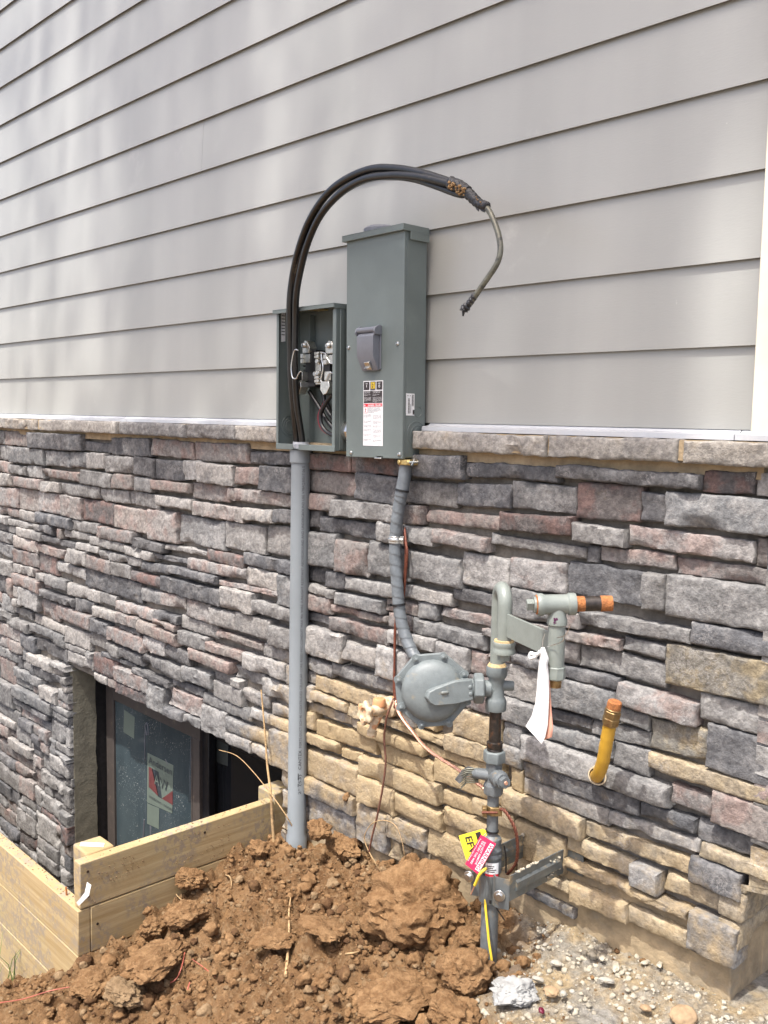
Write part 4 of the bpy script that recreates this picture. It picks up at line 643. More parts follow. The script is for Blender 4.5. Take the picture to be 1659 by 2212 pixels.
# ------------------------------------------------------------------ timber window well
def wood_mat():
    m, nt, b = newmat('treated_timber')
    g = nnoise(nt, 5, 7, .66, (.35, .35, 13), .5); gy = nnoise(nt, 5, 6, .6, (9, 9, 1.2)); f = nnoise(nt, 3, 5, .6); md = nnoise(nt, 52, 6, .7); mk = nnoise(nt, 6, 4, .6)
    col = nmix(nt, nramp(nt, g, .3, .7), (.31, .22, .105), (.44, .34, .19)); col = nmix(nt, nmath(nt, 'MULTIPLY', nramp(nt, f, .45, .75), .5), col, (.36, .32, .185))
    col = nmix(nt, nmath(nt, 'MULTIPLY', nramp(nt, nnoise(nt, 22, 5, .55, (.5, .5, 6), 1.5), .5, .75), .35), col, (.30, .20, .09))
    col = nmix(nt, nmath(nt, 'MULTIPLY', nramp(nt, md, .46, .56), nramp(nt, mk, .45, .58)), col, (.27, .22, .16))
    lk(nt, col, b.inputs['Base Color']); b.inputs['Roughness'].default_value = .75; b.inputs['Specular IOR Level'].default_value = .3
    lk(nt, nbump(nt, g, .25, .003), b.inputs['Normal']); return m
WD = wood_mat()
tw = thing('timber_retaining_wall', 'pale treated timber retaining wall boxing in the basement window', 'retaining wall', (-2.55, -.72, -1.9))
ZT = -1.287
def board(x0, x1, y0, y1, z0, z1, name='board'):
    mb = MB(); mb.box(x0, x1, y0, y1, z0, z1); return mb.build(name, WD, tw, bevel=.003)
board(-2.539, -2.501, -.752, -.055, ZT-.139, ZT); board(-2.539, -2.501, -.7205, -.055, ZT-.281, ZT-.142); board(-2.539, -2.501, -.7205, -.055, ZT-.423, ZT-.284)
for i in range(7):
    z1 = ZT-.142-i*.1405; board(-7.5, -2.502-(.0 if i else 0), -.760, -.7215, z1-.139, z1)
def post(x0, y0, z1, h=.9):
    mb = MB(); mb.box(x0, x0+.092, y0, y0+.090, z1-h, z1); return mb.build('post', WD, tw, bevel=.006)
post(-2.633, -.712, ZT+.004); post(-2.60, -.052, ZT+.022)
mb = MB()
for y in (-.735, -.735): pass
for py, z in ((-.728, ZT-.03), (-.728, ZT-.105), (-.70, ZT-.20), (-.33, ZT-.03)): mb.cyl((-2.5015, py, z), (-2.4995, py, z), .004, 10)
mb.build('nail', M['blackpipe'], tw)
mb = MB(); q = [(-2.622, -.69), (-2.60, -.705), (-2.548, -.655), (-2.57, -.64)]; mb.poly([V((a, b_, ZT+.0055)) for a, b_ in q], [(0, 1, 2, 3)]); mb.build('paper_label', M['paper'], tw, 0)
s1 = [P(188, 1905, -.764), P(197, 1912, -.766), P(192, 1935, -.768), P(170, 1957, -.772), P(165, 1950, -.775), P(183, 1928, -.768)]
mb = MB(); mb.poly(s1+[p+V((0, .0006, 0)) for p in s1], [(0, 1, 5), (1, 2, 5), (2, 3, 5), (3, 4, 5), (6, 7, 11), (7, 8, 11), (8, 9, 11), (9, 10, 11)]); mb.build('paper_tag', M['paper'], tw, 0)
mb = MB(); a = P(145, 1945, -.742); mb.tube([a-V((0, 0, .004)), a+V((-.006, 0, .04))], .0028, 6); mb.build('bent_nail', M['rust'], tw)
wm = random.Random(9); vs, fs = [], []
for k in range(420):
    y = wm.uniform(-.72, -.1); z = ZT-.02-.115*wm.random()
    if nz(y*9, z*22, 3)+.25*nz(y*40, z*40, 1) > .12: put(vs, fs, wm.choice(B1), V((-2.501, y, z)), .001+.0018*wm.random(), wm)
for k in range(140):
    if wm.random() < .6: p = V((wm.uniform(-3.3, -2.52), wm.uniform(-.755, -.726), ZT-.142))
    else: p = V((wm.uniform(-2.535, -2.505), wm.uniform(-.72, -.06), ZT))
    put(vs, fs, wm.choice(B1), p, .0012+.0028*wm.random()**2, wm)
o = rawobj('mud_specks', vs, fs, CM2, tw); o['kind'] = 'stuff'
# ------------------------------------------------------------------ main disconnect box
YZX = Matrix(((0, 0, 1, 0), (1, 0, 0, 0), (0, 1, 0, 0), (0, 0, 0, 1)))          # (y, z) outline swept along x
XYZ = Matrix(((1, 0, 0, 0), (0, 1, 0, 0), (0, 0, 1, 0), (0, 0, 0, 1)))
YF = -.10
bx0 = P(750, 760, YF).x; bx1 = P(869.5, 992, YF).x; bz0 = P(750, 985, YF).z; bz1 = P(745, 520, YF).z
mbx = thing('breaker_box', 'tall gray metal breaker box with hinged flap and warning label', 'breaker box', ((bx0+bx1)/2, 0, bz0))
m = MB(); m.box(bx0+.001, bx1-.001, YF+.010, -.011, bz0+.002, bz1); m.box(bx0+.05, bx0+.09, -.012, .006, bz0+.05, bz1-.05); m.build('enclosure', M['box'], mbx, bevel=.003)
nx0 = P(812, 988, YF).x; nx1 = P(826, 989, YF).x
m = MB(); m.prism([(bx0, bz0-.001), (nx0, bz0-.001), (nx0, bz0+.004), (nx1, bz0+.004), (nx1, bz0-.001), (bx1, bz0-.001), (bx1, bz1-.002), (bx0, bz1-.002)], 0, .0105, frame((0, YF+.0105, 0), (1, 0, 0), (0, 0, 1)))
m.build('cover', M['box'], mbx, bevel=.0035, seg=3)
m = MB(); m.box((nx0+nx1)/2-.017, (nx0+nx1)/2+.012, YF-.004, YF+.012, bz0-.003, bz0+.001); m.build('hasp', M['zinc'], mbx, bevel=.001)
m = MB(); zc = P(866, 484, YF-.01).z
m.box(bx0-.008, bx1+.007, YF-.011, -.011, bz1-.004, zc-.0015); m.prism([(bx0-.008, YF-.011), (bx1+.007, YF-.011), (bx1+.007, -.012), (bx0-.008, -.012)], zc-.0015, zc, XYZ)
m.box(bx1+.0015, bx1+.0075, -.082, -.011, bz1-.026, bz1-.004); m.build('top_cap', M['box'], mbx, bevel=.002)
hc = V((P(828, 490, -.052).x, -.052, zc))
m = MB(); m.lathe([(.050, -.002), (.050, .012), (.047, .016), (.040, .019), (.032, .017), (.030, .0185), (.012, .020)], axisM(hc, (0, 0, 1)), 40); m.build('hub_plate', M['boxdark'], mbx)
# hinged flap over the breaker handle
fx0 = P(774, 735, -.125).x; fx1 = P(808.6, 735, -.128).x; zt, zk, zb_ = P(790, 703, -.12).z, P(790, 768, -.128).z, P(800, 801, -.11).z
m = MB(); yz_ = lambda pts, a, b: m.prism(pts, a, b, YZX)
yz_([(YF, zt-.002), (YF-.012, zt), (YF-.026, zt-.008), (YF-.030, zt-.018), (YF-.026, zt-.027), (YF, zt-.028)], fx1+.001, fx1+.006)
yz_([(YF, zt-.002), (YF-.012, zt), (YF-.026, zt-.008), (YF-.030, zt-.018), (YF-.026, zt-.027), (YF, zt-.028)], fx0-.006, fx0-.001)
yz_([(YF, zt-.006), (YF-.004, zt-.006), (YF-.004, zb_+.004), (YF, zb_+.002)], fx0+.002, fx1+.004)
flap = m.build('breaker_flap', M['boxdark'], mbx, bevel=.0012)
m = MB(); m.cyl((fx0-.001, YF-.019, zt-.013), (fx1+.001, YF-.019, zt-.013), .0085, 20)
m.prism([(YF-.005, zt-.022), (YF-.022, zt-.022), (YF-.030, zt-.030), (YF-.030, zk), (YF-.008, zb_), (YF-.005, zb_)], fx0+.003, fx1, YZX); m.build('flap_door', M['boxdark'], flap, bevel=.0018)
m = MB(); t = axisM(((fx0+fx1)/2+.006, YF-.017, zb_+.016), (0, -.75, -.5), (1, 0, 0))
m.box(-.010, .010, -.012, .012, 0, .006, t); m.box(-.013, .007, -.004, -.0025, .004, .012, t); m.build('flap_catch', M['zinc'], flap, bevel=.001)
m = MB()
# warning label and its print
lx0, lx1 = P(786.2, 880, YF).x, P(828.5, 880, YF).x; lz1, lz0 = P(807, 822.5, YF).z, P(807, 963, YF).z; lw, lh = lx1-lx0, lz1-lz0; ly = YF-.0008
m = MB(); m.box(lx0, lx1, ly, YF+.0005, lz0, lz1)
def LQ(u0, v0, u1, v1, mi, d=.0004): m.poly([V((lx0+lw*u, ly-d, lz1-lh*v)) for u, v in ((u0, v0), (u1, v0), (u1, v1), (u0, v1))], [(0, 1, 2, 3)], mi)
def LT(s, u, v, hgt, mi, wd=None, d=.0009): m.text(s, lh*hgt, frame((lx0+lw*u, ly-d, lz1-lh*v), (1, 0, 0), (0, 0, 1)), mi, width=(lw*wd if wd else None), bold=.03 if hgt > .02 else .01)
for u0, u1 in ((.025, .315), (.36, .635), (.67, .97)): LQ(u0, .012, u1, .14, 1)
LQ(.025, .155, .97, .34, 1); LQ(.025, .35, .97, .395, 2)
LQ(.395, .022, .60, .118, 3, .0006); LQ(.418, .031, .577, .109, 1, .0008); LQ(.43, .036, .565, .104, 3, .001)
LT('D', .455, .10, .078, 1, .09, .0013); LT('SQUARE D', .37, .151, .012, 1, .25)
LT('ON', .13, .050, .024, 0, .09); LQ(.165, .060, .185, .098, 0, .0009); LT('OFF', .765, .050, .022, 0, .11); LT('O', .78, .105, .060, 0, .085)
tri = [(.05, .388), (.125, .388), (.0875, .355)]; m.poly([V((lx0+lw*u, ly-.0008, lz1-lh*v)) for u, v in tri], [(0, 1, 2)], 0)
LT('DANGER / PELIGRO', .26, .387, .034, 0, .68)
for k, (a, b) in enumerate((('CIRCUIT BREAKER', 'INTERRUPTOR'), ('ENCLOSURE', 'AUTOMATICO'))): LT(a, .06, .172+.016*k, .013, 0, .30); LT(b, .50, .172+.016*k, .013, 0, .38)
tx = 'Suitable for use only as service equipment. Turn off all power supplying this equipment before working on or inside. Always use a properly rated voltage sensing device. Replace all devices, doors and covers before turning on power.'.split()
def para(u, v, wd, n, hh, mi, step, seed):
    r_ = random.Random(seed)
    for k in range(n):
        i = r_.randrange(len(tx)-4); LT(' '.join(tx[i:i+4]), u, v+step*k, hh, mi, wd*(1 if k < n-1 else .5))
para(.05, .215, .34, 2, .011, 0, .014, 1); para(.49, .215, .34, 2, .011, 0, .014, 2); para(.05, .258, .36, 5, .011, 0, .0135, 3); para(.49, .258, .46, 6, .011, 0, .0135, 4)
LQ(.03, .40, .225, .497, 2, .0005); LQ(.036, .404, .219, .493, 0, .0007)
for pts in ([(.10, .425), (.15, .415), (.15, .428)], [(.12, .43), (.14, .43), (.13, .46), (.10, .485), (.09, .48), (.115, .455)], [(.09, .43), (.18, .44), (.18, .446), (.09, .436)], [(.125, .45), (.165, .485), (.155, .49), (.12, .46)]):
    m.poly([V((lx0+lw*u, ly-.0009, lz1-lh*v)) for u, v in pts], [tuple(range(len(pts)))], 2)
for k, s in enumerate(('HAZARD OF ELECTRIC SHOCK,', 'EXPLOSION, OR ARC FLASH', 'PELIGRO DE DESCARGA ELECTRICA,', 'EXPLOSION O DESTELLO', 'POR ARQUEO')): LT(s, .26, .418+.018*k, .0145, 4, (.62, .6, .70, .5, .32)[k])
for (u, v, n, sd) in ((.05, .522, 4, 5), (.52, .524, 6, 6), (.05, .618, 3, 7), (.52, .622, 4, 8), (.05, .688, 3, 9), (.52, .69, 3, 10), (.05, .748, 3, 11), (.52, .752, 5, 12), (.05, .825, 3, 13), (.52, .835, 4, 14)): para(u, v, .38 if u < .3 else .42, n, .0105, 4, .0128, sd)
para(.05, .90, .38, 3, .0125, 1, .014, 15); para(.50, .912, .45, 3, .0125, 1, .014, 16); LT('80043-706-06', .78, .99, .010, 4, .18)
m.build('warning_label', [M['labelw'], M['labelk'], M['labelr'], M['labely'], M['labelg']], mbx, 0)
# bar-code label and knock-outs on the right side
XS = bx1-.001
a, b, c, d = P(878.6, 851, X=XS), P(893, 849.5, X=XS), P(895.5, 899, X=XS), P(880, 901, X=XS)
y0, y1, z1, z0 = a.y, c.y, a.z, c.z; xs_ = XS+.0008
m = MB(); m.box(XS-.0005, xs_, y0, y1, z0, z1)
def RQ(u0, v0, u1, v1, mi=1): m.poly([V((xs_+.0004, y0+(y1-y0)*u, z1-(z1-z0)*v)) for u, v in ((u0, v0), (u1, v0), (u1, v1), (u0, v1))], [(0, 1, 2, 3)], mi)
rb = random.Random(3)
for (u0, u1, va, vb) in ((.22, .42, .22, .90), (.66, .90, .05, .56)):
    v = va
    while v < vb: h = rb.choice((.005, .008, .012)); RQ(u0, v, u1, v+h); v += h+rb.choice((.005, .007, .011))
RQ(.78, .74, .97, .96); RQ(.14, .08, .24, .12); RQ(.42, .08, .50, .12)
for k in range(9): RQ(.50, .50+.045*k, .58, .53+.045*k, 2)
m.build('barcode_label', [M['labelw'], M['labelk'], M['labelg']], mbx, 0)
m = MB()
for px, py, Rr, ec in ((903.5, 890.5, .0145, 0), (899, 938, .034, 0), (901.5, 938.5, .024, .0), (904.5, 938, .0165, 0)):
    q = P(px, py, X=XS); m.ring(axisM((XS+.0004, q.y, q.z), (1, 0, 0)), Rr, .0011, 36)
m.build('knockout', M['box'], mbx)
for px, py in ((755.8, 749.8), (861.6, 743.2), (758.7, 976.6), (863, 982.6)):
    q = P(px, py, YF); m = MB(); m.lathe([(.0062, 0), (.006, .002), (.0045, .0042), (.002, .005)], axisM((q.x, YF, q.z), (0, -1, 0)), 18); m.box(-.0045, .0045, -.0006, .0006, .0046, .0054, axisM((q.x, YF, q.z), (0, -1, 0)), 1)
    m.build('screw', [M['zinc'], M['black']], mbx)
nz_ = P(745, 930, -.05).z
m = MB(); m.cyl((bx0-.045, -.052, nz_), (bx0+.002, -.052, nz_), .031, 28); m.cyl((bx0-.018, -.052, nz_), (bx0-.006, -.052, nz_), .040, 8); m.build('conduit_nipple', M['zinc'], mbx)
# ------------------------------------------------------------------ open meter box
ex0 = P(598.5, 820, YF).x; ex1 = P(726, 820, YF).x; ez0 = P(600, 968, YF).z; ez1 = P(600, 672, YF).z
met = thing('meter_box', 'open gray electric meter box with bare terminals left of the tall breaker box', 'meter box', ((ex0+ex1)/2, 0, ez0))
m = MB(); T = .0025
m.box(ex0, ex1, -.010, -.006, ez0, ez1); m.box(ex0, ex0+T, YF, -.010, ez0, ez1); m.box(ex0, ex0+.011, YF-T, YF, ez0, ez1-.004)
m.box(ex1-T, ex1, YF, -.010, ez0, ez1); m.box(ex1-.014, ex1, YF-T, YF, ez0, ez1-.012)
m.box(ex1, ex1+.003, YF+.014, YF+.030, ez0+.004, ez1-.006)
m.box(ex0, ex1, YF, -.010, ez0, ez0+T)
rx = P(650, 968, -.062).x; 
m.box(ex0, rx+.012, YF-T-.001, YF-.001, ez0-.002, ez0+.016); m.box(rx+.040, ex1, YF-T-.001, YF-.001, ez0-.002, ez0+.016)
m.box(ex0+.075, ex0+.078, -.030, -.010, ez0+.004, ez1-.01)
m.build('enclosure', M['box'], met, bevel=.0012)
m = MB(); m.box(ex0-.006, ex1+.004, YF-.014, -.004, ez1, ez1+.003); m.box(ex0-.006, ex1+.004, YF-.014, YF-.0115, ez1-.010, ez1); m.box(ex1+.002, ex1+.004, YF-.0115, -.004, ez1-.012, ez1); m.build('hood', M['box'], met, bevel=.0015)
m = MB(); hx = P(683, 661, -.07).x; m.box(hx-.025, hx+.025, -.085, -.040, ez1-.005, ez1-.0005); m.build('hub_cover', M['brass'], met, bevel=.001)
XI = ex0+T+.0006
q = [P(608, 668, X=XI), P(617, 666, X=XI), P(617, 737, X=XI), P(608, 738, X=XI)]
m = MB(); m.poly([V((XI, p.y, p.z)) for p in q], [(0, 1, 2, 3)])
for k in range(7):
    f0, f1 = .18+.1*k, .21+.1*k; m.poly([V((XI+.0004, q[0].y+(q[1].y-q[0].y)*u, q[0].z+(q[2].z-q[0].z)*f)) for u, f in ((.1, f0), (.9, f0), (.9, f1), (.1, f1))], [(0, 1, 2, 3)], 1)
m.build('paper_label', [M['labelw'], M['labelg']], met, 0)
m = MB(); kq = P(627, 920, X=XI)
for Rr in (.034, .025, .017): m.ring(axisM((XI, kq.y, kq.z), (1, 0, 0)), Rr, .0012, 36)
m.build('knockout', M['box'], met); m = MB()
for Rr in (.03, .022):
    q = P(716, 925, -.010); m.ring(axisM((q.x, -.0105, q.z), (0, -1, 0)), Rr, .001, 36)
m.build('knockout', M['box'], met)
m = MB(); q = P(671.5, 945.5, -.010); m.lathe([(.009, 0), (.009, .004), (.005, .004), (.004, .008)], axisM((q.x, -.010, q.z), (0, -1, 0)), 16); m.build('ground_screw', M['box'], met)
m = MB(); q = P(726.5, 690, -.010); m.lathe([(.0035, 0), (.0025, .002)], axisM((q.x, -.010, q.z), (0, -1, 0)), 10); m.build('mounting_hole', M['vinyl'], met)
# meter socket inside
CY = -.045
def mq(zx, zy, Y): return P((880+zx*.18987)/1.47558, (1050+zy*.18987)/1.47558, Y)
so_ = MB(); a, b = mq(600, 360, -.03), mq(760, 970, -.03); so_.box(a.x, b.x, -.055, -.012, b.z, a.z)
a2, b2 = mq(860, 420, -.03), mq(1005, 900, -.03); so_.box(a2.x, b2.x, -.055, -.012, b2.z, a2.z); so_.box(b.x, a2.x, -.035, -.012, b2.z+.01, a2.z-.01)
for k in range(4):
    q = mq(570, 540+75*k, -.03); so_.box(q.x-.012, q.x+.010, -.048, -.014, q.z-.003, q.z+.003); q = mq(830, 510+95*k, -.03); so_.box(q.x-.014, q.x+.014, -.048, -.014, q.z-.003, q.z+.003)
sock = so_.build('meter_socket', M['black'], met, bevel=.002)
def jaw(zx, zy, up, sc=1.0):
    c = mq(zx, zy, -.058); s = 1 if up else -1; m = MB(); fr = frame((c.x, -.058, c.z), (1, 0, 0), (0, 0, s))
    m.prism([(-.016*sc, -.014), (.014*sc, -.014), (.018*sc, .002), (.006*sc, .022), (-.006*sc, .026), (-.018*sc, .010)], -.026, .004, fr)
    m.box(-.020*sc, -.008*sc, -.030, -.016, .000, .010, fr); m.box(-.020*sc, -.008*sc, -.046, -.032, .000, .010, fr); m.box(-.008*sc, .016*sc, -.044, -.018, -.020, .003, fr)
    j = m.build('terminal', M['alu'], sock, bevel=.0012)
    m = MB(); m.lathe([(.0085, 0), (.0085, .006), (.006, .009), (.0022, .009), (.0022, .006)], frame((c.x-.004, -.064, c.z+s*.010), (1, 0, 0), (0, 0, 1)) @ Matrix.Rotation(0, 4, 'X'), 14); m.build('terminal_screw', M['zinc'], sock)
jaw(520, 320, True); jaw(470, 960, False); jaw(925, 330, True, 1.25); jaw(930, 960, False, 1.25)
m = MB(); a, b = mq(690, 380, -.06), mq(775, 925, -.06); m.box(a.x, b.x, -.066, -.052, b.z, a.z)
for zy in (405, 460, 810, 870): q = mq(722, zy, -.066); m.box(q.x-.011, q.x+.009, -.076, -.066, q.z-.0045, q.z+.0045)
m.build('neutral_bar', M['alu'], sock, bevel=.001)
for zx, zy in ((730, 540), (690, 750), (740, 735)):
    q = mq(zx, zy, -.066); m = MB(); m.lathe([(.0085, 0), (.0085, .008), (.006, .012), (.002, .012)], axisM((q.x, -.066, q.z), (0, -1, 0)), 14); m.build('terminal_screw', M['zinc'], sock)
for pts in ([(375, 350), (320, 345), (280, 470), (258, 640), (272, 780), (300, 825), (345, 820), (385, 740), (415, 705)],
            [(850, 410), (800, 395), (765, 400), (775, 520), (792, 640), (770, 760), (755, 860), (790, 890), (835, 870), (880, 780), (915, 735), (1000, 742)],
            [(850, 470), (885, 520), (920, 570), (1000, 575)]):
    m = MB(); m.tube(spline([mq(x, y, -.082 if pts[0][0] > 400 else -.118) for x, y in pts], 6), .0022, 8); m.build('spring_clip', M['zinc'], sock, 60)
for k, (pts, st) in enumerate((([(560, 1040), (640, 1170), (740, 1330), (830, 1490), (930, 1620), (1010, 1700), (1060, 1730)], 0), ([(950, 1090), (870, 1190), (790, 1320), (745, 1450), (765, 1600), (840, 1710), (940, 1770), (1050, 1800)], 1),
                               ([(790, 930), (800, 1100), (830, 1280), (900, 1420), (990, 1530), (1060, 1590)], 0), ([(860, 1240), (900, 1370), (960, 1470), (1060, 1540)], 0))):
    yy = (-.040, -.060, -.030, -.022)[k]; s = spline([mq(x, y, yy) for x, y in pts], 8); m = MB(); m.tube(s, .0068, 12)
    if st: m.tube([p+V((-.0052, -.0035, -.0012)) for p in s], .0024, 6, 1); 
    wr = m.build('cable_lead', [M['black'], M['red']], met, 60)
    if st: wr['label'] = 'black lead with a red stripe'
# threaded conduit hub
m = MB(); q = axisM((rx, -.062, ez0-.004), (0, 0, 1)); pr = [(.026, 0)]
for k in range(6): pr += [(.0275, .004+.003*k), (.026, .0055+.003*k)]
pr += [(.026, .026), (.022, .026), (.022, .0)]
m.lathe(pr, q, 32); m.lathe([(.031, .004), (.031, .009)], q, 32); m.build('threaded_hub', M['vinyl'], met)
mbx.rotation_euler.y = -.014; met.rotation_euler.y = -.004
# ------------------------------------------------------------------ pvc conduit
ca, cb = V((rx, -.062, ez0-.003)), P(640.5, 1822, -.075); cdn = (cb-ca).normalized()
pc = thing('pvc_conduit', 'upright gray plastic conduit with printed lettering under the open meter box', 'conduit', tuple(cb))
m = MB(); m.tube([ca, ca+cdn*.5, cb-cdn*.035, cb-cdn*.028, cb+cdn*.12], [.0302, .0302, .0302, .0338, .0345], 40); m.build('pipe', M['pvc'], pc, 50)
m = MB(); m.tube([ca+cdn*.001, ca+cdn*.040, ca+cdn*.0405], [.0350, .0350, .031], 40); m.build('adapter_collar', M['pvc'], pc, 40)
zi = -cdn; view = (CAMP-(ca+cb)*.5); view.z = 0; sidev = zi.cross(view).normalized(); fwd = sidev.cross(zi).normalized()
pa, pb = P(646, 1722, -.1), P(650, 1008, -.1); l0 = (pa-cb).dot(zi); l1 = (pb-cb).dot(zi)
m = MB()
def wrap(p):
    a = ang0+(-p.y)/.0305; return cb+zi*(lb+p.x)+(fwd*math.cos(a)+sidev*math.sin(a))*.0306
L = l1-l0
for s, f0, f1, hh, mi, an in (('2" (53)', 0, .062, .0125, 0, .42), ('CANTEX', .078, .138, .0145, 1, .42), ('FORTE-DUCT SCH 40 COEXTRUDED CELLULAR CORE RIGID PVC CONDUIT MAX 90c WIRE SUNLIGHT RESISTANT ABOVEGROUND AND UNDERGROUND USE V78AQ30517 06 S', .146, 1.0, .0118, 0, .42)):
    ang0 = an; lb = l0+L*f0; m.text(s, hh, None, mi, width=L*(f1-f0), fn=wrap)
m.build('printed_lettering', [M['print'], M['printb']], pc, 0)
m = MB()
for px, py, hh in ((640.5, 1683, .022), (643.5, 1703, .01)): 
    q = P(px, py, -.105); m.tube([cb+zi*((q-cb).dot(zi)-hh/2)+fwd*.0300+sidev*.003, cb+zi*((q-cb).dot(zi)+hh/2)+fwd*.0300+sidev*.003], .0012, 5)
m.build('pen_mark', M['printb'], pc)
# ------------------------------------------------------------------ service cable arch
YC = -.125
sc_ = thing('service_cable', 'thick black cable arching from the meter box over the breaker box to a taped splice', 'cable', (rx, -.062, ez0))
def cpath(pts, n=9): return spline([P(x, y, Y) for x, y, Y in pts], n)
def cab(pts, r, name='cable', mat='cable'):
    m = MB(); m.tube(cpath(pts), r, 14); return m.build(name, M[mat], sc_, 70)
cab([(642, 968, -.062), (640, 940, -.066), (634, 880, -.085), (629, 820, -.100), (627, 740, -.112), (626, 660, -.128), (632, 600, -.135), (645, 540, -.15), (668, 478, -.165), (703, 424, -.18), (745, 389, -.19), (800, 366, -.195), (850, 364, -.20), (905, 373, -.205), (955, 388, -.21), (1000, 405, -.215), (1012, 412, -.217)], .0108)
cab([(655, 968, -.062), (650, 930, -.070), (641, 870, -.088), (637, 800, -.105), (638, 700, -.118), (640, 640, -.134), (648, 590, -.145), (665, 525, -.16), (693, 465, -.175), (735, 418, -.19), (785, 388, -.205), (845, 379, -.212), (900, 382, -.215), (950, 392, -.216), (1005, 408, -.216)], .0100)
cab([(647, 968, -.050), (644, 930, -.056), (637, 860, -.072), (632, 790, -.092), (629, 690, -.106), (633, 620, -.128), (650, 555, -.14), (680, 487, -.155), (725, 428, -.175), (790, 389, -.19), (850, 383, -.198), (895, 388, -.202), (940, 402, -.207), (990, 420, -.212), (1010, 420, -.216)], .0078)
m = MB(); s = cpath([(972, 396, -.213), (990, 402, -.215), (1005, 411, -.216), (1022, 428, -.217), (1037, 441, -.218), (1054, 446, -.22)], 10)
n = len(s); m.tube(s, [(.0165 if i < 22 else .0155)*(1-.32*i/n)*(1+.10*nz(i*.45, 2, 1))*(.75 if i in (0, n-1) else 1) for i in range(n)], 18, 0, lambda a, l: 1+.10*noise.noise(V((math.cos(a)*2.2, math.sin(a)*2.2, l*90)))+.05*math.sin(a*2+l*420))
m.build('tape_splice', M['tape'], sc_, 50)
vs, fs = [], []; rg = random.Random(5)
for k in range(46):
    q = P(rg.uniform(972, 1003), 0, -.215); px = rg.uniform(970, 1004); q = P(px, 392+(px-970)*.5+rg.uniform(-2, 16), -.228+rg.uniform(-.006, .006)); put(vs, fs, rg.choice(B3), q, rg.uniform(.0015, .0048), rg)
rawobj('mud_crust', vs, fs, M['mudlump'], sc_); vs, fs = [], []
for k in range(8): px = rg.uniform(1026, 1040); put(vs, fs, rg.choice(B2), P(px, 424+(px-1026)*.9+rg.uniform(-3, 5), -.229), rg.uniform(.001, .0026), rg)
rawobj('mud_crust', vs, fs, M['mudlump'], sc_)
m = MB()
for px, py, qx, qy in ((1030, 445, 1034, 456), (1038, 448, 1047, 458), (1043, 452, 1052, 455), (1046, 436, 1056, 440)):
    a, b = P(px, py, -.218), P(qx, qy, -.224); m.tube([a, (a+b)/2+V((.001, -.002, -.001)), b], [.0045, .0035, .0012], 7)
m.build('tape_flap', M['tape'], sc_, 30)
cab([(1040, 441, -.219), (1054, 452, -.221), (1066, 475, -.225), (1077, 507, -.23), (1081, 540, -.235), (1074, 568, -.24), (1056, 597, -.245), (1037, 624, -.25), (1022, 646, -.253), (1016, 655, -.254)], .0068, 'bare_tail', 'bare')
m = MB(); s = cpath([(1026, 638, -.252), (1018, 650, -.254), (1009, 661, -.256), (1003, 668, -.257), (1001, 673, -.258)], 7); n = len(s)
m.tube(s, [.0080+(.0022 if i > n*.45 else 0)*(1+.5*nz(i, 3, 3))-(.004 if i == n-1 else 0) for i in range(n)], 14, 0, lambda a, l: 1+.12*math.sin(a+l*700)); m.tube([P(1002, 668, -.258), P(1000, 683, -.258)], [.005, .002], 7)
m.build('tape_end', M['tape'], sc_, 40)
# ------------------------------------------------------------------ taped ground cable and copper wires
wc = thing('taped_cable', 'gray tape-wrapped cable hanging from the breaker box down behind the round gas regulator', 'cable', (-1.9, -.085, -.7))
s = spline([P(x, y, Y) for x, y, Y in ((877, 996, -.070), (874, 1030, -.074), (868, 1062, -.080), (861, 1100, -.084), (855, 1150, -.086), (854, 1200, -.087), (858, 1260, -.088), (862, 1310, -.088), (870, 1355, -.088), (884, 1395, -.088), (900, 1425, -.088), (925, 1465, -.088))], 26)
n = len(s); m = MB()
m.tube(s, [.0185 if i < 60 else .0172 for i in range(n)], 28, 0, lambda a, l: 1+(.085*((((a/6.2832+l/.030) % 1))-.5)+.02*nz(math.cos(a)*2, math.sin(a)*2, l*60) if l > .105 else .0)); m.build('tape_sleeve', M['graytape'], wc, 40)
def tie(idx, r, tail=True):
    m = MB(); a = s[idx]; d = (s[idx+1]-a).normalized(); q = axisM(a, d); m.lathe([(r-.001, -.003), (r+.001, -.003), (r+.001, .003), (r-.001, .003)], q, 26)
    if tail: tv = (_r*-1); m.box(-.004, .004, -.004, .004, -.0035, .0035, axisM(a+tv*(r+.001)+V((0, -.008, 0)), d))
    m.build('zip_tie', M['black'], wc, 40)
def idx_at(py): return min(range(n-1), key=lambda i: abs(1106-FPX*((s[i]-CAMP).dot(_u)/(s[i]-CAMP).dot(_f))-py))
tie(idx_at(1060), .0195, False); tie(idx_at(1307), .0185)
i = idx_at(1165); a = s[i]; d = (s[i+1]-a).normalized(); m = MB(); q = axisM(a, d, (0, -1, 0))
m.lathe([(.0178, -.010), (.0198, -.010), (.0198, -.0045), (.0215, -.003), (.0215, .003), (.0198, .0045), (.0198, .010), (.0178, .010)], q, 28)
m.box(a.x+.014, a.x+.030, -.086, -.083, a.z-.011, a.z+.011); m.cyl((a.x+.024, -.086, a.z), (a.x+.024, -.089, a.z), .004, 12); m.build('pipe_strap', M['zinc'], wc, 40, bevel=.0006)
m = MB(); q0, q1 = P(862, 998, -.088), P(888, 1000, -.088); m.box(q0.x, q1.x, -.094, -.060, q1.z-.007, q0.z+.008); m.cyl((q1.x-.008, -.096, q1.z), (q1.x+.024, -.080, q1.z+.004), .0035, 10, 1); m.cyl((q1.x+.008, -.094, q1.z-.008), (q1.x+.008, -.082, q1.z+.012), .003, 10, 1)
for xx in (q0.x+.008, q1.x-.006): m.cyl((xx, -.094, q1.z+.001), (xx, -.098, q1.z+.001), .0058, 12)
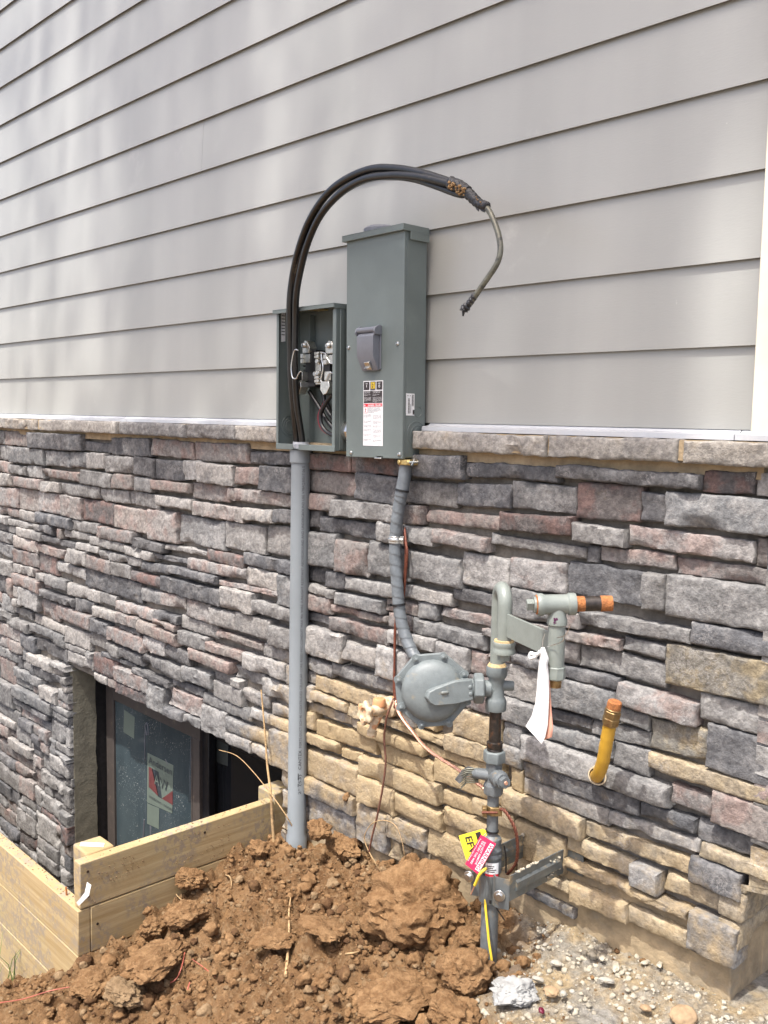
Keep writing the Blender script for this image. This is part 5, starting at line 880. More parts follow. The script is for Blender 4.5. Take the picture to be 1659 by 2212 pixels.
m.build('brass_clamp', [M['brass'], M['galv']], wc, bevel=.002)
def wire(name, mat, label, paths, r, twist=0, cat='wire'):
    m = MB()
    for pts in paths:
        ss = spline([P(*p) if len(p) == 3 else V(p[0]) for p in pts], 10)
        if twist:
            for k in range(3):
                out = []; L = 0
                for j, p in enumerate(ss):
                    if j: L += (ss[j]-ss[j-1]).length
                    t = (ss[min(j+1, len(ss)-1)]-ss[max(0, j-1)]).normalized(); x = t.cross(V((0, 0, 1)) if abs(t.z) < .95 else V((1, 0, 0))).normalized(); y = t.cross(x); a = L*twist+k*2.094
                    out.append(p+(x*math.cos(a)+y*math.sin(a))*r*.62)
                m.tube(out, r*.58, 6)
        else: m.tube(ss, r, 8)
    return tag(m.build(name, M[mat], None, 70), label, cat)
wire('ground_wire', 'rustwire', 'doubled reddish brown ground wire running behind the gray taped cable', [[(866, 1005, -.085), (868, 1014, -.080), (871, 1030, -.075), (878, 1090, -.071)] and [(874, 1140, -.068), (877, 1172, -.078), (880, 1195, -.080), (877, 1235, -.072), (872, 1290, -.066), (868, 1310, -.064)],
     [(873, 1150, -.066), (876, 1180, -.070), (876, 1215, -.068), (872, 1260, -.066), (869, 1300, -.064)], [(857, 1330, -.066), (853, 1360, -.068), (852, 1430, -.070), (851, 1490, -.072), (854, 1512, -.072), (852, 1530, -.074)], [(855, 1335, -.066), (853, 1400, -.070), (852, 1470, -.072), (855, 1515, -.074)]], .0034)
wire('ground_wire', 'rust', 'short orange wire end under the brass clamp of the breaker box', [[(864, 1003, -.088), (865, 1012, -.086), (868, 1022, -.082), (871, 1032, -.076)]], .0022)
wire('hanging_wire', 'darkwire', 'thin dark wire hanging past the hose faucet down to the dirt', [[(850, 1508, -.075), (846, 1520, -.085), (836, 1547, -.095), (831, 1580, -.092), (830, 1601, -.090), (833, 1648, -.092), (827, 1699, -.094), (820, 1738, -.095), (812.5, 1773, -.097), (804, 1806, -.10), (797, 1840, -.10)]], .0030)
RP = P(1070, 1560, -.235); RX, RY = RP.x, RP.y
wire('copper_strand', 'copper', 'bright twisted copper strand sagging from the round regulator to the riser clamp', [[(854, 1515, -.075), (860, 1536, -.085), (872, 1556, -.10), (886, 1574, -.115), (913, 1608.6, -.14), (947, 1635.6, -.165), (994, 1665, -.19), (1028, 1689, -.205), (1055, 1712, -.215), (1062, 1730, -.225), (1063, 1746, -.232)]], .0048, 260)
# ------------------------------------------------------------------ hose faucet
fx, fz = P(841, 1527, -.055).x, P(841, 1527, -.055).z
fc = thing('hose_faucet', 'dusty brass hose faucet with round handle on the stone wall', 'faucet', (fx, -.05, fz))
m = MB(); ax = axisM((fx, -.040, fz), (0, -1, 0))
m.lathe([(.030, 0), (.031, .016), (.029, .022), (.017, .026), (.015, .040), (.017, .046), (.018, .070), (.015, .076), (.0135, .082), (.0155, .086), (.0155, .094), (.011, .098), (.008, .102), (.008, .112)], ax, 24)
m.tube([V((fx, -.092, fz-.006)), V((fx, -.104, fz-.026)), V((fx, -.118, fz-.046)), V((fx, -.122, fz-.058))], [.014, .0125, .011, .0115], 18)
m.prism([(-.084, fz-.008), (-.098, fz-.012), (-.122, fz-.042), (-.112, fz-.052), (-.090, fz-.03)], fx-.003, fx+.003, YZX)
m.lathe([(.0138, 0)]+[q for k in range(4) for q in ((.0148, .002+.0036*k), (.0134, .0038+.0036*k))]+[(.0134, .017)], axisM((fx, -.121, fz-.056), (0, -.2, -1)), 20); m.build('body', M['faucet'], fc, 50)
m = MB(); m.lathe([(.0195, 0), (.0185, .018), (.0165, .021), (.006, .022)], axisM((fx-.002, -.094, fz+.011), (0, 0, 1)), 24); m.lathe([(.013, -.012), (.0125, .004)], axisM((fx-.002, -.094, fz+.009), (0, 0, 1)), 16); m.build('vacuum_cap', M['faucetcap'], fc, 40)
m = MB(); hq = axisM((fx, -.150, fz+.001), (-.12, -1, .12)); vs = []
seg = 48; prof = [(.013, -.009), (.024, -.010), (.031, -.004), (.032, .004), (.026, .009), (.016, .008), (.0125, .002)]
pts = [hq @ V((r*(1+(.14*math.cos(6*2*math.pi*k/seg) if r > .02 else 0))*math.cos(2*math.pi*k/seg), r*(1+(.14*math.cos(6*2*math.pi*k/seg) if r > .02 else 0))*math.sin(2*math.pi*k/seg), h)) for r, h in prof for k in range(seg)]
m.poly(pts, [(i*seg+k, i*seg+(k+1) % seg, ((i+1) % len(prof))*seg+(k+1) % seg, ((i+1) % len(prof))*seg+k) for i in range(len(prof)) for k in range(seg)]); m.lathe([(.013, -.006), (.013, .000), (.005, .001)], hq, 16); m.build('handle', M['faucet'], fc, 50)
# ------------------------------------------------------------------ gas riser, regulator and meter bar
gr = thing('gas_riser', 'gray gas service riser with round regulator, looped pipe and wall bracket', 'gas riser', (RX, RY, hbase(RX, RY)))
def rz(py, px=1070): return P(px, py, RY).z
def up(prof, name, mat, seg=24, x=RX, y=RY, parent=None, sm=40, bevel=0, a0=0):
    m = MB(); m.lathe([(r, z) for r, z in prof], axisM((x, y, 0), (0, 0, 1), (1, 0, 0)), seg, 0, a0); return m.build(name, M[mat], parent or gr, sm, bevel=bevel)
zg = hbase(RX, RY)
up([(.0200, zg-.25), (.0205, zg-.02), (.0210, rz(2030)), (.0208, rz(1930)), (.0208, rz(1885))], 'casing_pipe', 'gas3', 24)
up([(.0200, rz(1887)), (.0250, rz(1885)), (.0250, rz(1860)), (.0235, rz(1858)), (.0258, rz(1852)), (.0258, rz(1847)), (.0235, rz(1843)), (.0250, rz(1838)), (.0250, rz(1834)), (.0225, rz(1831)), (.0225, rz(1824)), (.0235, rz(1819)), (.0225, rz(1812)), (.0150, rz(1806))], 'ribbed_coupling', 'gas3', 28)
zl1, zl0 = rz(1855), rz(1893); m = MB()
def cyl_patch(r, a0, a1, z0, z1, mi, k=10):
    pts = [V((RX+r*math.cos(a0+(a1-a0)*i/k), RY+r*math.sin(a0+(a1-a0)*i/k), z)) for z in (z0, z1) for i in range(k+1)]; m.poly(pts, [(i, i+1, k+2+i, k+1+i) for i in range(k)], mi)
va = math.atan2(CAMP.y-RY, CAMP.x-RX)
cyl_patch(.0256, va-.55, va+.75, zl0+.012, zl1-.004, 0); cyl_patch(.0256, va-.55, va+.75, zl0+.001, zl0+.012, 1)
for k in range(4): cyl_patch(.0260, va-.40, va+(.35, .5, .2, .3)[k], zl0+.017+.0045*k, zl0+.019+.0045*k, 2)
m.build('riser_label', [M['labelw'], M['labelr'], M['labelk']], gr, 0)
up([(.0138, rz(1835)), (.0138, rz(1715))], 'riser_pipe', 'gas3', 24)
up([(.0138, rz(1720)), (.0230, rz(1716)), (.0240, rz(1708)), (.0240, rz(1696)), (.0200, rz(1688)), (.0195, rz(1650)), (.0215, rz(1645))], 'valve_body', 'gas3', 8, sm=20, bevel=.0015)
vz = rz(1676); vd = V((.93, -.36, .04)).normalized()
m = MB(); m.lathe([(.017, 0), (.019, .016), (.0205, .018), (.0205, .034), (.0165, .036), (.0165, .046)], axisM(V((RX, RY, vz)), vd), 24); m.lathe([(.0135, .046), (.0135, .058)], axisM(V((RX, RY, vz)), vd), 6); m.lathe([(.005, .058), (.004, .061)], axisM(V((RX, RY, vz)), vd), 12, 1)
m.build('valve_core', [M['gas3'], M['copper']], gr, 40)
ld = V((-.69, -.72, .02)).normalized(); m = MB(); m.tube([V((RX, RY, vz))+ld*.01, V((RX, RY, vz+.004))+ld*.045, V((RX, RY, vz+.002))+ld*.052], [.0145, .0125, .006], 16)
f0 = V((RX, RY, vz))+ld*.036; e = ld*.058+V((0, 0, -.012))
for k in range(9): a = f0+V((0, 0, .016-.0042*k)); m.tube([a, a+e*.45+V((.002*nz(k, 1, 1), -.004, .003)), a+e*(.7+.3*abs(nz(k*.7, 2, 2)))+V((0, .004*nz(k, 3, 3), -.012*(k/8)))], [.0022, .0017, .0008], 5, 1)
m.prism([(0, .014), (.026, .020), (.040, .010), (.056, -.014), (.044, -.024), (.034, -.010), (.020, .002), (.004, -.004)], -.0006, .0006, frame(f0, ld, (0, 0, 1)), 2)
m.build('torn_seal_tape', [M['gas3'], M['bare'], pm('torn_plastic', (.10, .10, .10), .3, var=.4, vs=90)], gr, 40)
up([(.0160, rz(1650)), (.0265, rz(1646)), (.0272, rz(1641)), (.0272, rz(1627)), (.0262, rz(1622)), (.0150, rz(1621))], 'hex_nut', 'gas', 6, sm=20, bevel=.002, a0=.5)
up([(.0180, rz(1622)), (.0180, rz(1618)), (.0172, rz(1617)), (.0188, rz(1614)), (.0188, rz(1603)), (.0150, rz(1601))], 'union_collar', 'blackpipe', 28)
up([(.0145, rz(1606)), (.0145, rz(1526))], 'nipple', 'blackpipe', 24)
TZ = rz(1487)
m = MB(); m.lathe([(.0150, rz(1536)), (.0240, rz(1533)), (.0248, rz(1529)), (.0248, rz(1513)), (.0225, rz(1508)), (.0190, rz(1503)), (.0190, rz(1466)), (.0225, rz(1460)), (.0248, rz(1456)), (.0248, rz(1441)), (.0240, rz(1438)), (.0165, rz(1437))], axisM((RX, RY, 0), (0, 0, 1)), 28)
m.lathe([(.0120, 0), (.0120, .038), (.010, .041)], axisM(V((RX, RY, TZ+.008)), (.72, .69, 0)), 20); m.lathe([(.017, 0), (.0165, .030)], axisM(V((RX, RY, TZ)), (-.65, -.76, 0)), 20)
m.build('tee', M['gas'], gr, 50)
up([(.0215, rz(1438.5)), (.0225, rz(1437)), (.0205, rz(1434)), (.0185, rz(1431))], 'thread_ring', 'rustring', 28)
# looped pipe above the tee
cdir = V((.72, -.69, 0)); lat = V((.69, .72, 0)); FL = V((RX, RY, 0))+lat*.007+cdir*.066
zU = rz(1285); rU = (V((FL.x, FL.y, 0))-V((RX, RY, 0))).length/2; um = (V((RX, RY, 0))+FL)/2; ud = (FL-V((RX, RY, 0))).normalized()
zfb = P(1088, 1412, FL.y).z; ztopU = P(1080, 1255, um.y).z-.017-rU
pts = [V((RX, RY, rz(1432))), V((RX, RY, (rz(1432)+ztopU)/2)), V((RX, RY, ztopU))]+[um+ud*(-math.cos(a)*rU)+V((0, 0, ztopU+math.sin(a)*rU)) for a in [math.pi*k/14 for k in range(1, 14)]]+[V((FL.x, FL.y, ztopU)), V((FL.x, FL.y, zfb+.03)), V((FL.x, FL.y, zfb+.01))]
m = MB(); m.tube(pts, .0166, 24); m.build('looped_pipe', M['gas2'], gr, 60)
def fz_(py): return P(1088, py, FL.y).z
up([(.0172, fz_(1384)), (.0248, fz_(1386)), (.0262, fz_(1390)), (.0240, fz_(1396)), (.0240, fz_(1400)), (.0262, fz_(1404)), (.0256, fz_(1411)), (.0170, fz_(1413))], 'swivel_nut', 'gas2', 28, FL.x, FL.y)
up([(.0180, fz_(1384.5)), (.0230, fz_(1385.5)), (.0225, fz_(1382)), (.0176, fz_(1381.5))], 'gasket_ring', 'rustring', 28, FL.x, FL.y)
up([(.0145, fz_(1413)), (.0140, fz_(1426))], 'nut_stub', 'gas2', 8, FL.x, FL.y, sm=20)
bd = V((.92, -.39, 0)).normalized(); LB = .1
while PX(V((FL.x, FL.y, -.48))+bd*LB) < 1200: LB += .002
BP = FL+bd*LB
def bz(py, px=1207): return P(px, py, BP.y).z
zb1, zb0 = P(1094, 1324, FL.y).z, P(1094, 1374, FL.y).z
m = MB(); m.box(.014, LB-.012, -.003, .003, zb0, zb1, frame((FL.x, FL.y, 0), bd, V((0, 0, 1)).cross(bd))); m.build('bar_plate', M['gas2'], gr, bevel=.001)
tzz = P(1208, 1306, BP.y).z
up([(.0175, bz(1448)), (.0175, bz(1352)), (.0205, bz(1349)), (.0205, bz(1338)), (.0185, bz(1332)), (.0180, tzz)], 'outlet_post', 'gas2', 28, BP.x, BP.y)
up([(.0175, bz(1440)), (.0212, bz(1441)), (.0205, bz(1448)), (.0212, bz(1452)), (.0216, bz(1466)), (.0195, bz(1469)), (.0140, bz(1470))], 'post_nut', 'gas2', 8, BP.x, BP.y, sm=25, bevel=.0015)
up([(.0135, bz(1469)), (.0130, bz(1486))], 'post_stub', 'bronze', 20, BP.x, BP.y)
td = V((.686, .728, .035)).normalized(); tb = V((BP.x, BP.y, tzz)); ta = axisM(tb, td)
m = MB(); m.lathe([(.016, -.043), (.0220, -.042), (.0230, -.040), (.0230, -.031), (.0203, -.027), (.0203, .019), (.0230, .022), (.0230, .033), (.0220, .036), (.016, .037)], ta, 28); m.build('outlet_tee', M['gas2'], gr, 40)
m = MB(); m.lathe([(.0195, -.0445), (.0205, -.042), (.0205, -.040), (.0195, -.039)], ta, 28, 1); m.lathe([(.0165, -.049), (.017, -.042)], ta, 28); m.box(-.0085, .0085, -.0085, .0085, -.063, -.047, ta @ Matrix.Rotation(.35, 4, 'Z')); m.build('square_plug', [M['gas2'], M['rust']], gr, bevel=.001)
m = MB(); m.lathe([(.0158, .031), (.0160, .053), (.0156, .054)], ta, 24, 1); m.lathe([(.0156, .051), (.0156, .088)], ta, 24, 0); m.lathe([(.0156, .086), (.0162, .088), (.0158, .110), (.0125, .1105), (.0125, .100)], ta, 24, 1); m.build('rusty_nipple', [M['blackpipe'], M['rust']], gr, 40)
m = MB(); rg = random.Random(2)
for k in range(9):
    q = P(1190+rg.uniform(-5, 5), 1333+rg.uniform(-7, 7), BP.y)-bd.cross(V((0, 0, 1)))*0; dv = (CAMP-q); dv.z = 0; q = V((BP.x, BP.y, 0))+dv.normalized()*.0190+_r*rg.uniform(-.006, .002)+V((0, 0, q.z)); m.lathe([(.0022, -.0004), (.0018, .001)], axisM(q, dv), 7)
m.build('ink_mark', pm('purple_ink', (.07, .01, .05), .5), gr)
# regulator
rdir = V((-.686, -.728, 0)).normalized(); rn = V((.728, -.686, .10)).normalized(); RC = V((RX, RY, 0))+rdir*.140; RC = V((RC.x, RC.y, 0))
c0 = P(933, 1491, RC.y); RC = V((RX, RY, 0))+rdir*.140
for _ in range(3):
    d = (P(934, 1492, Y=-.05)-CAMP).normalized(); t = (V((RC.x, RC.y, TZ-.012))-CAMP).dot(d); RC = CAMP+d*t
Q = axisM(RC, rn, (0, 0, 1)); S = 1.0*((RC-CAMP).length/2.02)
reg = MB(); oct_ = [(.083*S*math.cos(math.pi/4*k+math.pi/8+.1), .083*S*math.sin(math.pi/4*k+math.pi/8+.1)) for k in range(8)]
reg.prism(oct_, -.014, -.0085, Q); reg.prism([(a*.985, b*.985) for a, b in oct_], -.0080, -.002, Q)
reg.lathe([(.050, -.050), (.062, -.040), (.066, -.014)], Q, 40)
reg.lathe([(.0655*S, -.002), (.0640*S, .009), (.0600*S, .017), (.052*S, .0235), (.038*S, .0285), (.022*S, .031), (.010, .032)], Q, 48)
regulator = reg.build('regulator', M['gas'], gr, 40, bevel=.0012)
for k in range(8):
    if k in (): continue
    an = math.pi/4*k+math.pi/8+.1; p = Q @ V((.0745*S*math.cos(an), .0745*S*math.sin(an), -.002)); m = MB()
    m.prism([(.012*math.cos(t)*(1.35 if abs(t) > 2.4 else 1), .009*math.sin(t)) for t in [-math.pi+2*math.pi*j/14 for j in range(14)]], 0, .004, axisM(p, rn, (Q @ V((math.cos(an), math.sin(an), 0)))-(Q @ V((0, 0, 0)))))
    m.lathe([(.0058, .004), (.0058, .008), (.0032, .0085), (.0032, .012), (.0015, .013)], axisM(p, rn), 12); m.build('flange_bolt', M['gas'], regulator, 40)
nd = (V((RX, RY, TZ))-(Q @ V((0, 0, .030)))).normalized()
A0 = Q @ V((0, 0, .026)); B0 = V((RX, RY, TZ))+rdir*.062
m = MB(); ez_ = rn; ax_ = (B0-A0).normalized(); ay_ = ez_.cross(ax_).normalized(); F = frame(A0, ax_, ay_); Lb = (B0-A0).length
m.prism([(-.022, -.006), (-.016, -.018), (-.004, -.027), (.045, -.029), (Lb, -.024), (Lb, .024), (.05, .026), (.000, .014), (-.016, .008)], -.010, .024, F)
m.tube([B0-ax_*.030, B0+ax_*.012], [.0215, .0205], 24)
m.box(.012, .030, -.002, .006, .022, .028, F); m.box(Lb-.012, Lb-.002, -.014, -.004, .012, .026, F); m.box(Lb-.012, Lb-.002, .002, .012, .012, .026, F)
neck = m.build('regulator_neck', M['gas'], regulator, 35, bevel=.004)
m = MB(); F2 = frame(A0+ez_*.0245, ax_, ay_); m.text('43-87', .013, F2 @ Matrix.Translation((.018, .003, 0)), 0, width=.036); m.text('CERT-29', .013, F2 @ Matrix.Translation((.014, -.015, 0)), 0, width=.042)
m.build('cast_lettering', pm('raised_gray_lettering', (.25, .275, .275), .4), regulator, 0)
ta2 = axisM(V((RX, RY, TZ)), rdir)
m = MB(); m.lathe([(.021, .028), (.034, .030), (.0365, .034), (.0365, .049), (.034, .053), (.021, .055)], ta2, 6, 0, .3); m.lathe([(.020, .012), (.0195, .034)], ta2, 20); m.lathe([(.0225, .054), (.0225, .074)], ta2, 24); m.build('union_nut', M['gas'], gr, 25, bevel=.002)
# wall bracket
wz1, wz0 = P(1222, 1831, -.04).z, P(1226, 1885, -.04).z; WB = -.036
ax1 = P(1222, 1850, -.04).x; ax0 = P(1140, 1808, -.04).x; bzm = (wz0+wz1)/2; yf = P(1101, 1905, X=ax1).y
m = MB()
def arm(x, y0, y1, sgn):
    m.box(x-.0015, x+.0015, y0, y1, wz0, wz1)
    m.prism([(x+sgn*.0015, bzm-.014), (x+sgn*.007, bzm-.009), (x+sgn*.007, bzm+.009), (x+sgn*.0015, bzm+.014)], -(y1-.03), -(y0+.02), Matrix(((1, 0, 0, 0), (0, 0, -1, 0), (0, 1, 0, 0), (0, 0, 0, 1))))
arm(ax1, yf, WB, 1); arm(ax0, yf+.012, WB, 1); m.box(ax1, ax1+.050, WB-.0015, WB+.0015, wz0+.004, wz1-.004); m.box(ax0-.04, ax0, WB-.0015, WB+.0015, wz0, wz1)
def strip(pts, z0, z1, th=.0028):
    for a, b in zip(pts, pts[1:]):
        d = (V(b)-V(a)); nn = V((-d.y, d.x)).normalized()*th/2; m.prism([V(a)-nn, V(b)-nn, V(b)+nn, V(a)+nn], z0, z1, XYZ)
fz0, fz1 = wz0-.022, wz1-.018
arc = [(RX+.0265*math.cos(t), RY+.0265*math.sin(t)) for t in [math.radians(-165+15*k) for k in range(11)]]
strip([(ax0, yf+.012), (RX-.045, RY-.018)]+arc+[(RX+.040, RY-.014), (RX+.047, RY-.022)], fz0-.012, fz1-.008); strip([(RX+.034, RY-.030), (RX+.046, RY-.036), (ax1, yf)], fz0, fz1+.008)
m.build('wall_bracket', M['galv'], gr, 30)
for px, py, dv in ((1079, 1935, (.45, -.9, 0)), (1013, 1893, (.2, -1, 0))):
    q = P(px, py, RY-.036); m = MB(); qa = axisM(q, dv); m.lathe([(.0135, 0), (.0135, .002), (.011, .0025)], qa, 20); m.lathe([(.0085, .002), (.0085, .009)], qa, 6); m.lathe([(.0055, -.050), (.0055, .001)], qa, 12); m.build('bracket_bolt', M['zinc'], gr, 30, bevel=.0006)
m = MB(); q = P(1233, 1862, WB); m.lathe([(.006, 0), (.0045, .004)], axisM((q.x, WB-.002, q.z), (0, -1, 0)), 12); m.build('anchor_screw', M['zinc'], gr)
vs, fs = [], []; rg = random.Random(7)
for k in range(60):
    t = rg.random(); p = V((ax1+rg.uniform(-.002, .003), yf+.02+(.09)*t, wz1+.001)) if k < 34 else V((ax1+.003, WB-.03-.05*rg.random(), bzm+.02*rg.uniform(-1, 1))); put(vs, fs, rg.choice(B2), p, rg.uniform(.0015, .0045), rg)
for k in range(22): put(vs, fs, rg.choice(B2), V((ax0+rg.uniform(-.002, .003), WB-.03*rg.random(), wz1+rg.uniform(-.004, .003))), rg.uniform(.0015, .005), rg)
o = rawobj('dried_mortar', vs, fs, pgray, gr); o['kind'] = 'stuff'
# clamp and loop on the riser
zc_ = rz(1750); m = MB(); m.lathe([(.0138, -.010), (.0155, -.010), (.0155, .010), (.0138, .010)], axisM((RX, RY, zc_), (0, 0, 1)), 24); cv_ = V((CAMP.x-RX, CAMP.y-RY, 0)).normalized()
m.box(-.008, .020, -.010, .010, .014, .020, frame((RX, RY, zc_), _r, (0, 0, 1))); m.cyl(V((RX, RY, zc_))+cv_*.020-_r*.026, V((RX, RY, zc_))+cv_*.020+_r*.012, .003, 10, 1); m.box(-.026, -.016, -.012, .010, .002, .018, frame((RX, RY, zc_), _r, (0, 0, 1)))
m.build('ground_clamp', [M['bronze'], M['rustwire']], gr, 40, bevel=.001)
wire('ground_wire', 'rustwire', 'reddish stranded wire looping right of the riser from its clamp down to the bracket', [[(1080, 1748, -.236), (1088.8, 1750, -.24), (1105.6, 1775, -.235), (1115, 1800, -.23), (1118, 1830, -.22), (1116, 1858, -.21), (1108, 1875, -.20), (1096, 1888, -.19)]], .0036, 240)
wire('ground_wire', 'rustwire', 'straight reddish wire stub beside the riser above the yellow tag', [[(1061, 1752, -.245), (1061, 1770, -.244), (1059, 1800, -.243), (1058, 1830, -.24)]], .0036)
for py, nm in ((1797, 0), (1913+28, 1)):
    m = MB(); R_ = .0150 if not nm else .0222; q = axisM((RX, RY, rz(py)), (.06, .03, 1)); m.lathe([(R_-.001, -.002), (R_+.001, -.002), (R_+.001, .002), (R_-.001, .002)], q, 24)
    if nm: m.tube(spline([V((RX, RY, rz(py)))+cv_*.024+_r*.006, V((RX, RY, rz(py)-.012))+cv_*.030+_r*.014, V((RX, RY, rz(py)-.045))+cv_*.03+_r*.036], 5), .0016, 6); m.box(-.005, .005, -.004, .004, -.004, .004, axisM(V((RX, RY, rz(py)))+cv_*.024, (0, 0, 1)))
    else:
        m.tube(spline([V((RX, RY, rz(py)))+cv_*.016-_r*.014, V((RX, RY, rz(py)-.014))+cv_*.026-_r*.03, V((RX, RY, rz(py)-.034))+cv_*.028-_r*.047], 5), .0013, 6)
        m.tube(spline([V((RX, RY, rz(1830)))+_r*.030, V((RX, RY, rz(1855)))+_r*.035, V((RX, RY, rz(1890)))+_r*.036], 5), .002, 6)
    m.build('zip_tie', M['black'], gr, 40)
# ------------------------------------------------------------------ tags
def zt_(a, b): return (1450+a*.24111)/1.47558, (2600+b*.24111)/1.47558
class TagPlane:
    """a real flat tag hanging at one place, tilted to face outwards"""
    def __init__(s, a, Yp, nrm): s.n = V(nrm).normalized(); s.o = P(*zt_(*a), Yp)
    def at(s, a, off=0):
        d = P(*zt_(*a), -.05)-CAMP; t = (s.o-CAMP).dot(s.n)/d.dot(s.n); return CAMP+d*t+s.n*off
def tag_mesh(tp, poly, th):
    m = MB(); f = [tp.at(p) for p in poly]; n = len(f); b = [p-tp.n*th for p in f]
    m.poly(f+b, [tuple(range(n)), tuple(range(n, 2*n))[::-1]]+[(i, (i+1) % n, n+(i+1) % n, n+i) for i in range(n)]); return m
def ttext(m, tp, s, a, e, u, hpx, mi, off=.0005):
    o, x, y = tp.at(a, off), tp.at(e, off), tp.at(u, off); m.text(s, (y-o).length*1.38, frame(o, x-o, y-o), mi, width=(x-o).length, bold=.025 if len(s) < 8 else .01)
ty = TagPlane((230, 380), RY-.034, (.55, -.82, .12))
m = tag_mesh(ty, [(50, 265), (370, 175), (450, 222), (490, 335), (330, 500), (150, 590)], .0008)
ttext(m, ty, 'EFV', (135, 285), (205, 520), (222, 258), 0, 1); m.poly([ty.at(p, .0004) for p in ((268, 228), (335, 208), (395, 400), (330, 420))], [(0, 1, 2, 3)], 1)
ttext(m, ty, 'CAUTION', (283, 240), (335, 410), (322, 229), 2, 1, .0009)
tag(m.build('warning_tag', [M['tagy'], M['labelk'], M['tagy']], None, 0), 'yellow plastic tag with black capital letters, tucked behind the red tag', 'tag')
tr = TagPlane((330, 520), RY-.046, (.62, -.76, .16))
m = tag_mesh(tr, [(345, 250), (545, 372), (305, 775), (135, 640)], .0009)
m.poly([tr.at(p, .0005) for p in ((468, 362), (518, 392), (320, 742), (265, 705))], [(0, 1, 2, 3)], 1)
ttext(m, tr, 'WARNING', (468, 372), (277, 700), (512, 398), 0, 2, .0009)
ttext(m, tr, 'DO NOT REMOVE', (388, 345), (262, 640), (412, 355), 0, 1); ttext(m, tr, 'OR BURY THIS WIRE', (362, 330), (200, 628), (387, 342), 0, 1); ttext(m, tr, 'Property of Your Gas Company', (335, 300), (168, 595), (350, 308), 0, 1)
tag(m.build('warning_tag', [M['tagr'], M['labelw'], M['tagr']], None, 0), 'crimson plastic tag with white lettering tied to the riser in front of the yellow tag', 'tag')
# yellow tracer wires
def zw(a, b, Y): return (*zt_(a, b), Y)
tw_ = thing('tracer_wire', 'yellow insulated wire end with a bare copper tip hanging below the red tag', 'wire', tuple(P(*zt_(400, 710), RY-.03)))
m = MB(); m.tube(spline([P(*zw(415, 700, RY-.02)), P(*zw(395, 712, RY-.05)), P(*zw(345, 752, RY-.06)), P(*zw(310, 810, RY-.062)), P(*zw(285, 870, RY-.062)), P(*zw(262, 920, RY-.062))], 8), .0036, 10); m.build('insulation', M['ywire'], tw_, 60)
m = MB(); m.tube([P(*zw(264, 912, RY-.062)), P(*zw(240, 975, RY-.063)), P(*zw(212, 1040, RY-.064))], .0016, 8); m.build('copper_core', M['copper'], tw_, 60)
dl = lambda a, b: ((1400+a*.41322)/1.47558, (2350+b*.41322)/1.47558)
m = MB(); m.tube(spline([P(*dl(355, 1240), RY-.024), P(*dl(358, 1320), RY-.028), P(*dl(370, 1440), RY-.030), P(*dl(384, 1580), RY-.031), P(*dl(402, 1700), RY-.033), P(*dl(412, 1800), RY-.034)], 8), .0030, 10)
tag(m.build('tracer_wire', M['ywire'], None, 60), 'yellow wire running down the lower riser into the ground', 'wire')
# white paper tag on the outlet post
z9 = lambda a, b: ((1200+a*.48222)/1.47558, (1800+b*.48222)/1.47558)
pt_ = thing('paper_tag', 'crumpled white paper tag with a pinkish back sheet tied to the outlet post', 'tag', tuple(P(*z9(1095, 545), BP.y-.02)))
def ribbon(rows, mat, name, yo, th=.0005):
    m = MB(); vs = []; nn = 7
    for k, (a, b, dy) in enumerate(rows):
        for i in range(nn):
            t = i/(nn-1); px, py = z9(a[0]+(b[0]-a[0])*t, a[1]+(b[1]-a[1])*t); vs.append(P(px, py, BP.y-.026+yo+dy*math.sin(t*3.1)+.0025*nz(k*.8, t*3, 1)))
    fs = [(k*nn+i, k*nn+i+1, (k+1)*nn+i+1, (k+1)*nn+i) for k in range(len(rows)-1) for i in range(nn-1)]; m.poly(vs, fs)
    return m.build(name, mat, pt_, 60)
ribbon([((1088, 545), (1112, 545), -.004), ((1080, 572), (1122, 575), -.008), ((1078, 610), (1140, 620), -.012), ((1072, 660), (1132, 660), -.012), ((1064, 740), (1140, 740), -.010), ((1058, 830), (1142, 850), -.008), ((1048, 920), (1138, 960), -.006), ((1025, 1000), (1132, 1060), -.004), ((985, 1068), (1115, 1140), .0), ((1080, 1170), (1092, 1186), .0)], M['paper'], 'front_sheet', 0)
ribbon([((1122, 640), (1128, 640), -.003), ((1128, 720), (1142, 720), -.003), ((1136, 830), (1150, 830), -.003), ((1132, 960), (1158, 960), -.003), ((1118, 1060), (1168, 1080), -.004), ((1112, 1130), (1160, 1140), -.003), ((1110, 1160), (1132, 1150), 0)], M['pink'], 'back_sheet', .008)
m = MB(); vs = [P(*z9(a, b), BP.y-.03) for a, b in ((1085, 565), (1070, 588), (1045, 592), (1022, 585), (1012, 600), (1020, 616), (1042, 610), (1060, 605), (1080, 590))]; m.tube(spline(vs, 3), [.0012]+[.004]*20+[.0015]*4, 6); m.build('twisted_corner', M['paper'], pt_, 50)
m = MB()
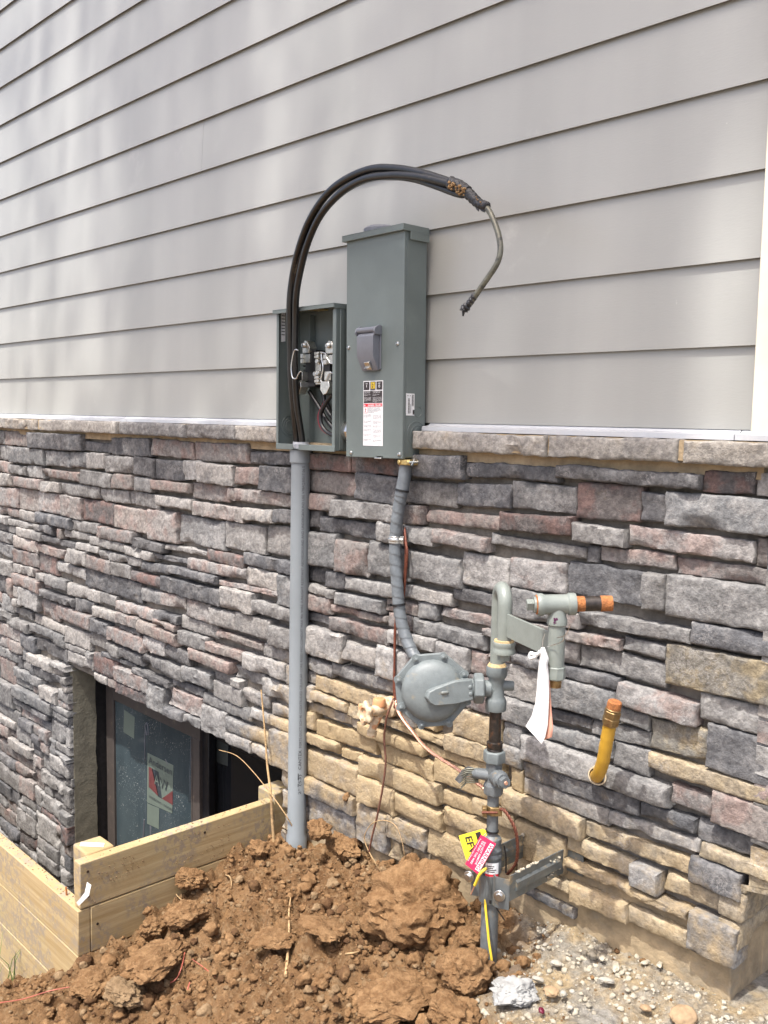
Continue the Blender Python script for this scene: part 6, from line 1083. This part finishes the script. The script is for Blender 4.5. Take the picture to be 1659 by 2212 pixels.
for pts in ([(1098, 548), (1100, 500), (1115, 455)], [(1105, 550), (1150, 535), (1200, 520), (1235, 500), (1240, 470)], [(1195, 482), (1240, 470), (1265, 440), (1280, 400)]): m.tube(spline([P(*z9(a, b), BP.y-.022) for a, b in pts], 6), .0008, 5)
m.build('tie_wire', M['zinc'], pt_, 60)
# ------------------------------------------------------------------ yellow gas stub out of the wall
ys0 = P(1293, 1672, -.05); ytop = P(1322, 1572, -.145)
yg = thing('gas_stub', 'bent yellow gas pipe with rusty capped fitting coming out of the stone wall', 'gas pipe', tuple(ys0))
yp = spline([V((ys0.x, .02, ys0.z+.004)), V((ys0.x, -.050, ys0.z)), P(1289, 1677, -.085), P(1295, 1667, -.108), P(1302.5, 1645, -.121), P(1308.5, 1612, -.128), P(1314.5, 1580, -.132), P(1318, 1562, -.134)], 8)
m = MB(); m.tube(yp, .0148, 24, 0, lambda a, l: 1+.018*math.sin(l*2200)); m.build('pipe', M['yellow'], yg, 70)
m = MB(); m.lathe([(.022, -.05), (.0225, .026), (.0195, .026), (.0195, -.05)], axisM((ys0.x+.003, -.045, ys0.z+.003), (0.25, -1, 0)), 28); m.build('wall_sleeve', M['sleeve'], yg, 40)
yd = (yp[-1]-yp[-5]).normalized(); yd = V((yd.x, yd.y*.4, yd.z)).normalized(); nb = yp[-2]; na = axisM(nb, yd)
m = MB(); m.lathe([(.0150, -.004), (.0190, .000), (.0200, .004), (.0200, .016), (.0185, .018), (.0195, .020), (.0195, .033), (.0180, .035)], na, 6, 0, .2); m.lathe([(.0165, .034), (.0172, .038), (.0165, .040)], na, 24); m.build('hex_fitting', M['bronze'], yg, 25, bevel=.0015)
m = MB(); m.lathe([(.0158, .039), (.0162, .052), (.0150, .056), (.004, .058)], na, 24, 0); rg = random.Random(3)
m.build('rusty_plug', M['rust'], yg, 50)
tag(rawobj('mud_lump', *(lambda a, b: (put(a, b, B3[2], P(1104/1.47558, 2541/1.47558, -.062), .016, random.Random(3), (.7, .6, 1.1)), (a, b))[1])([], []), CM), 'lump of brown mud stuck to the stones right of the conduit', 'mud')
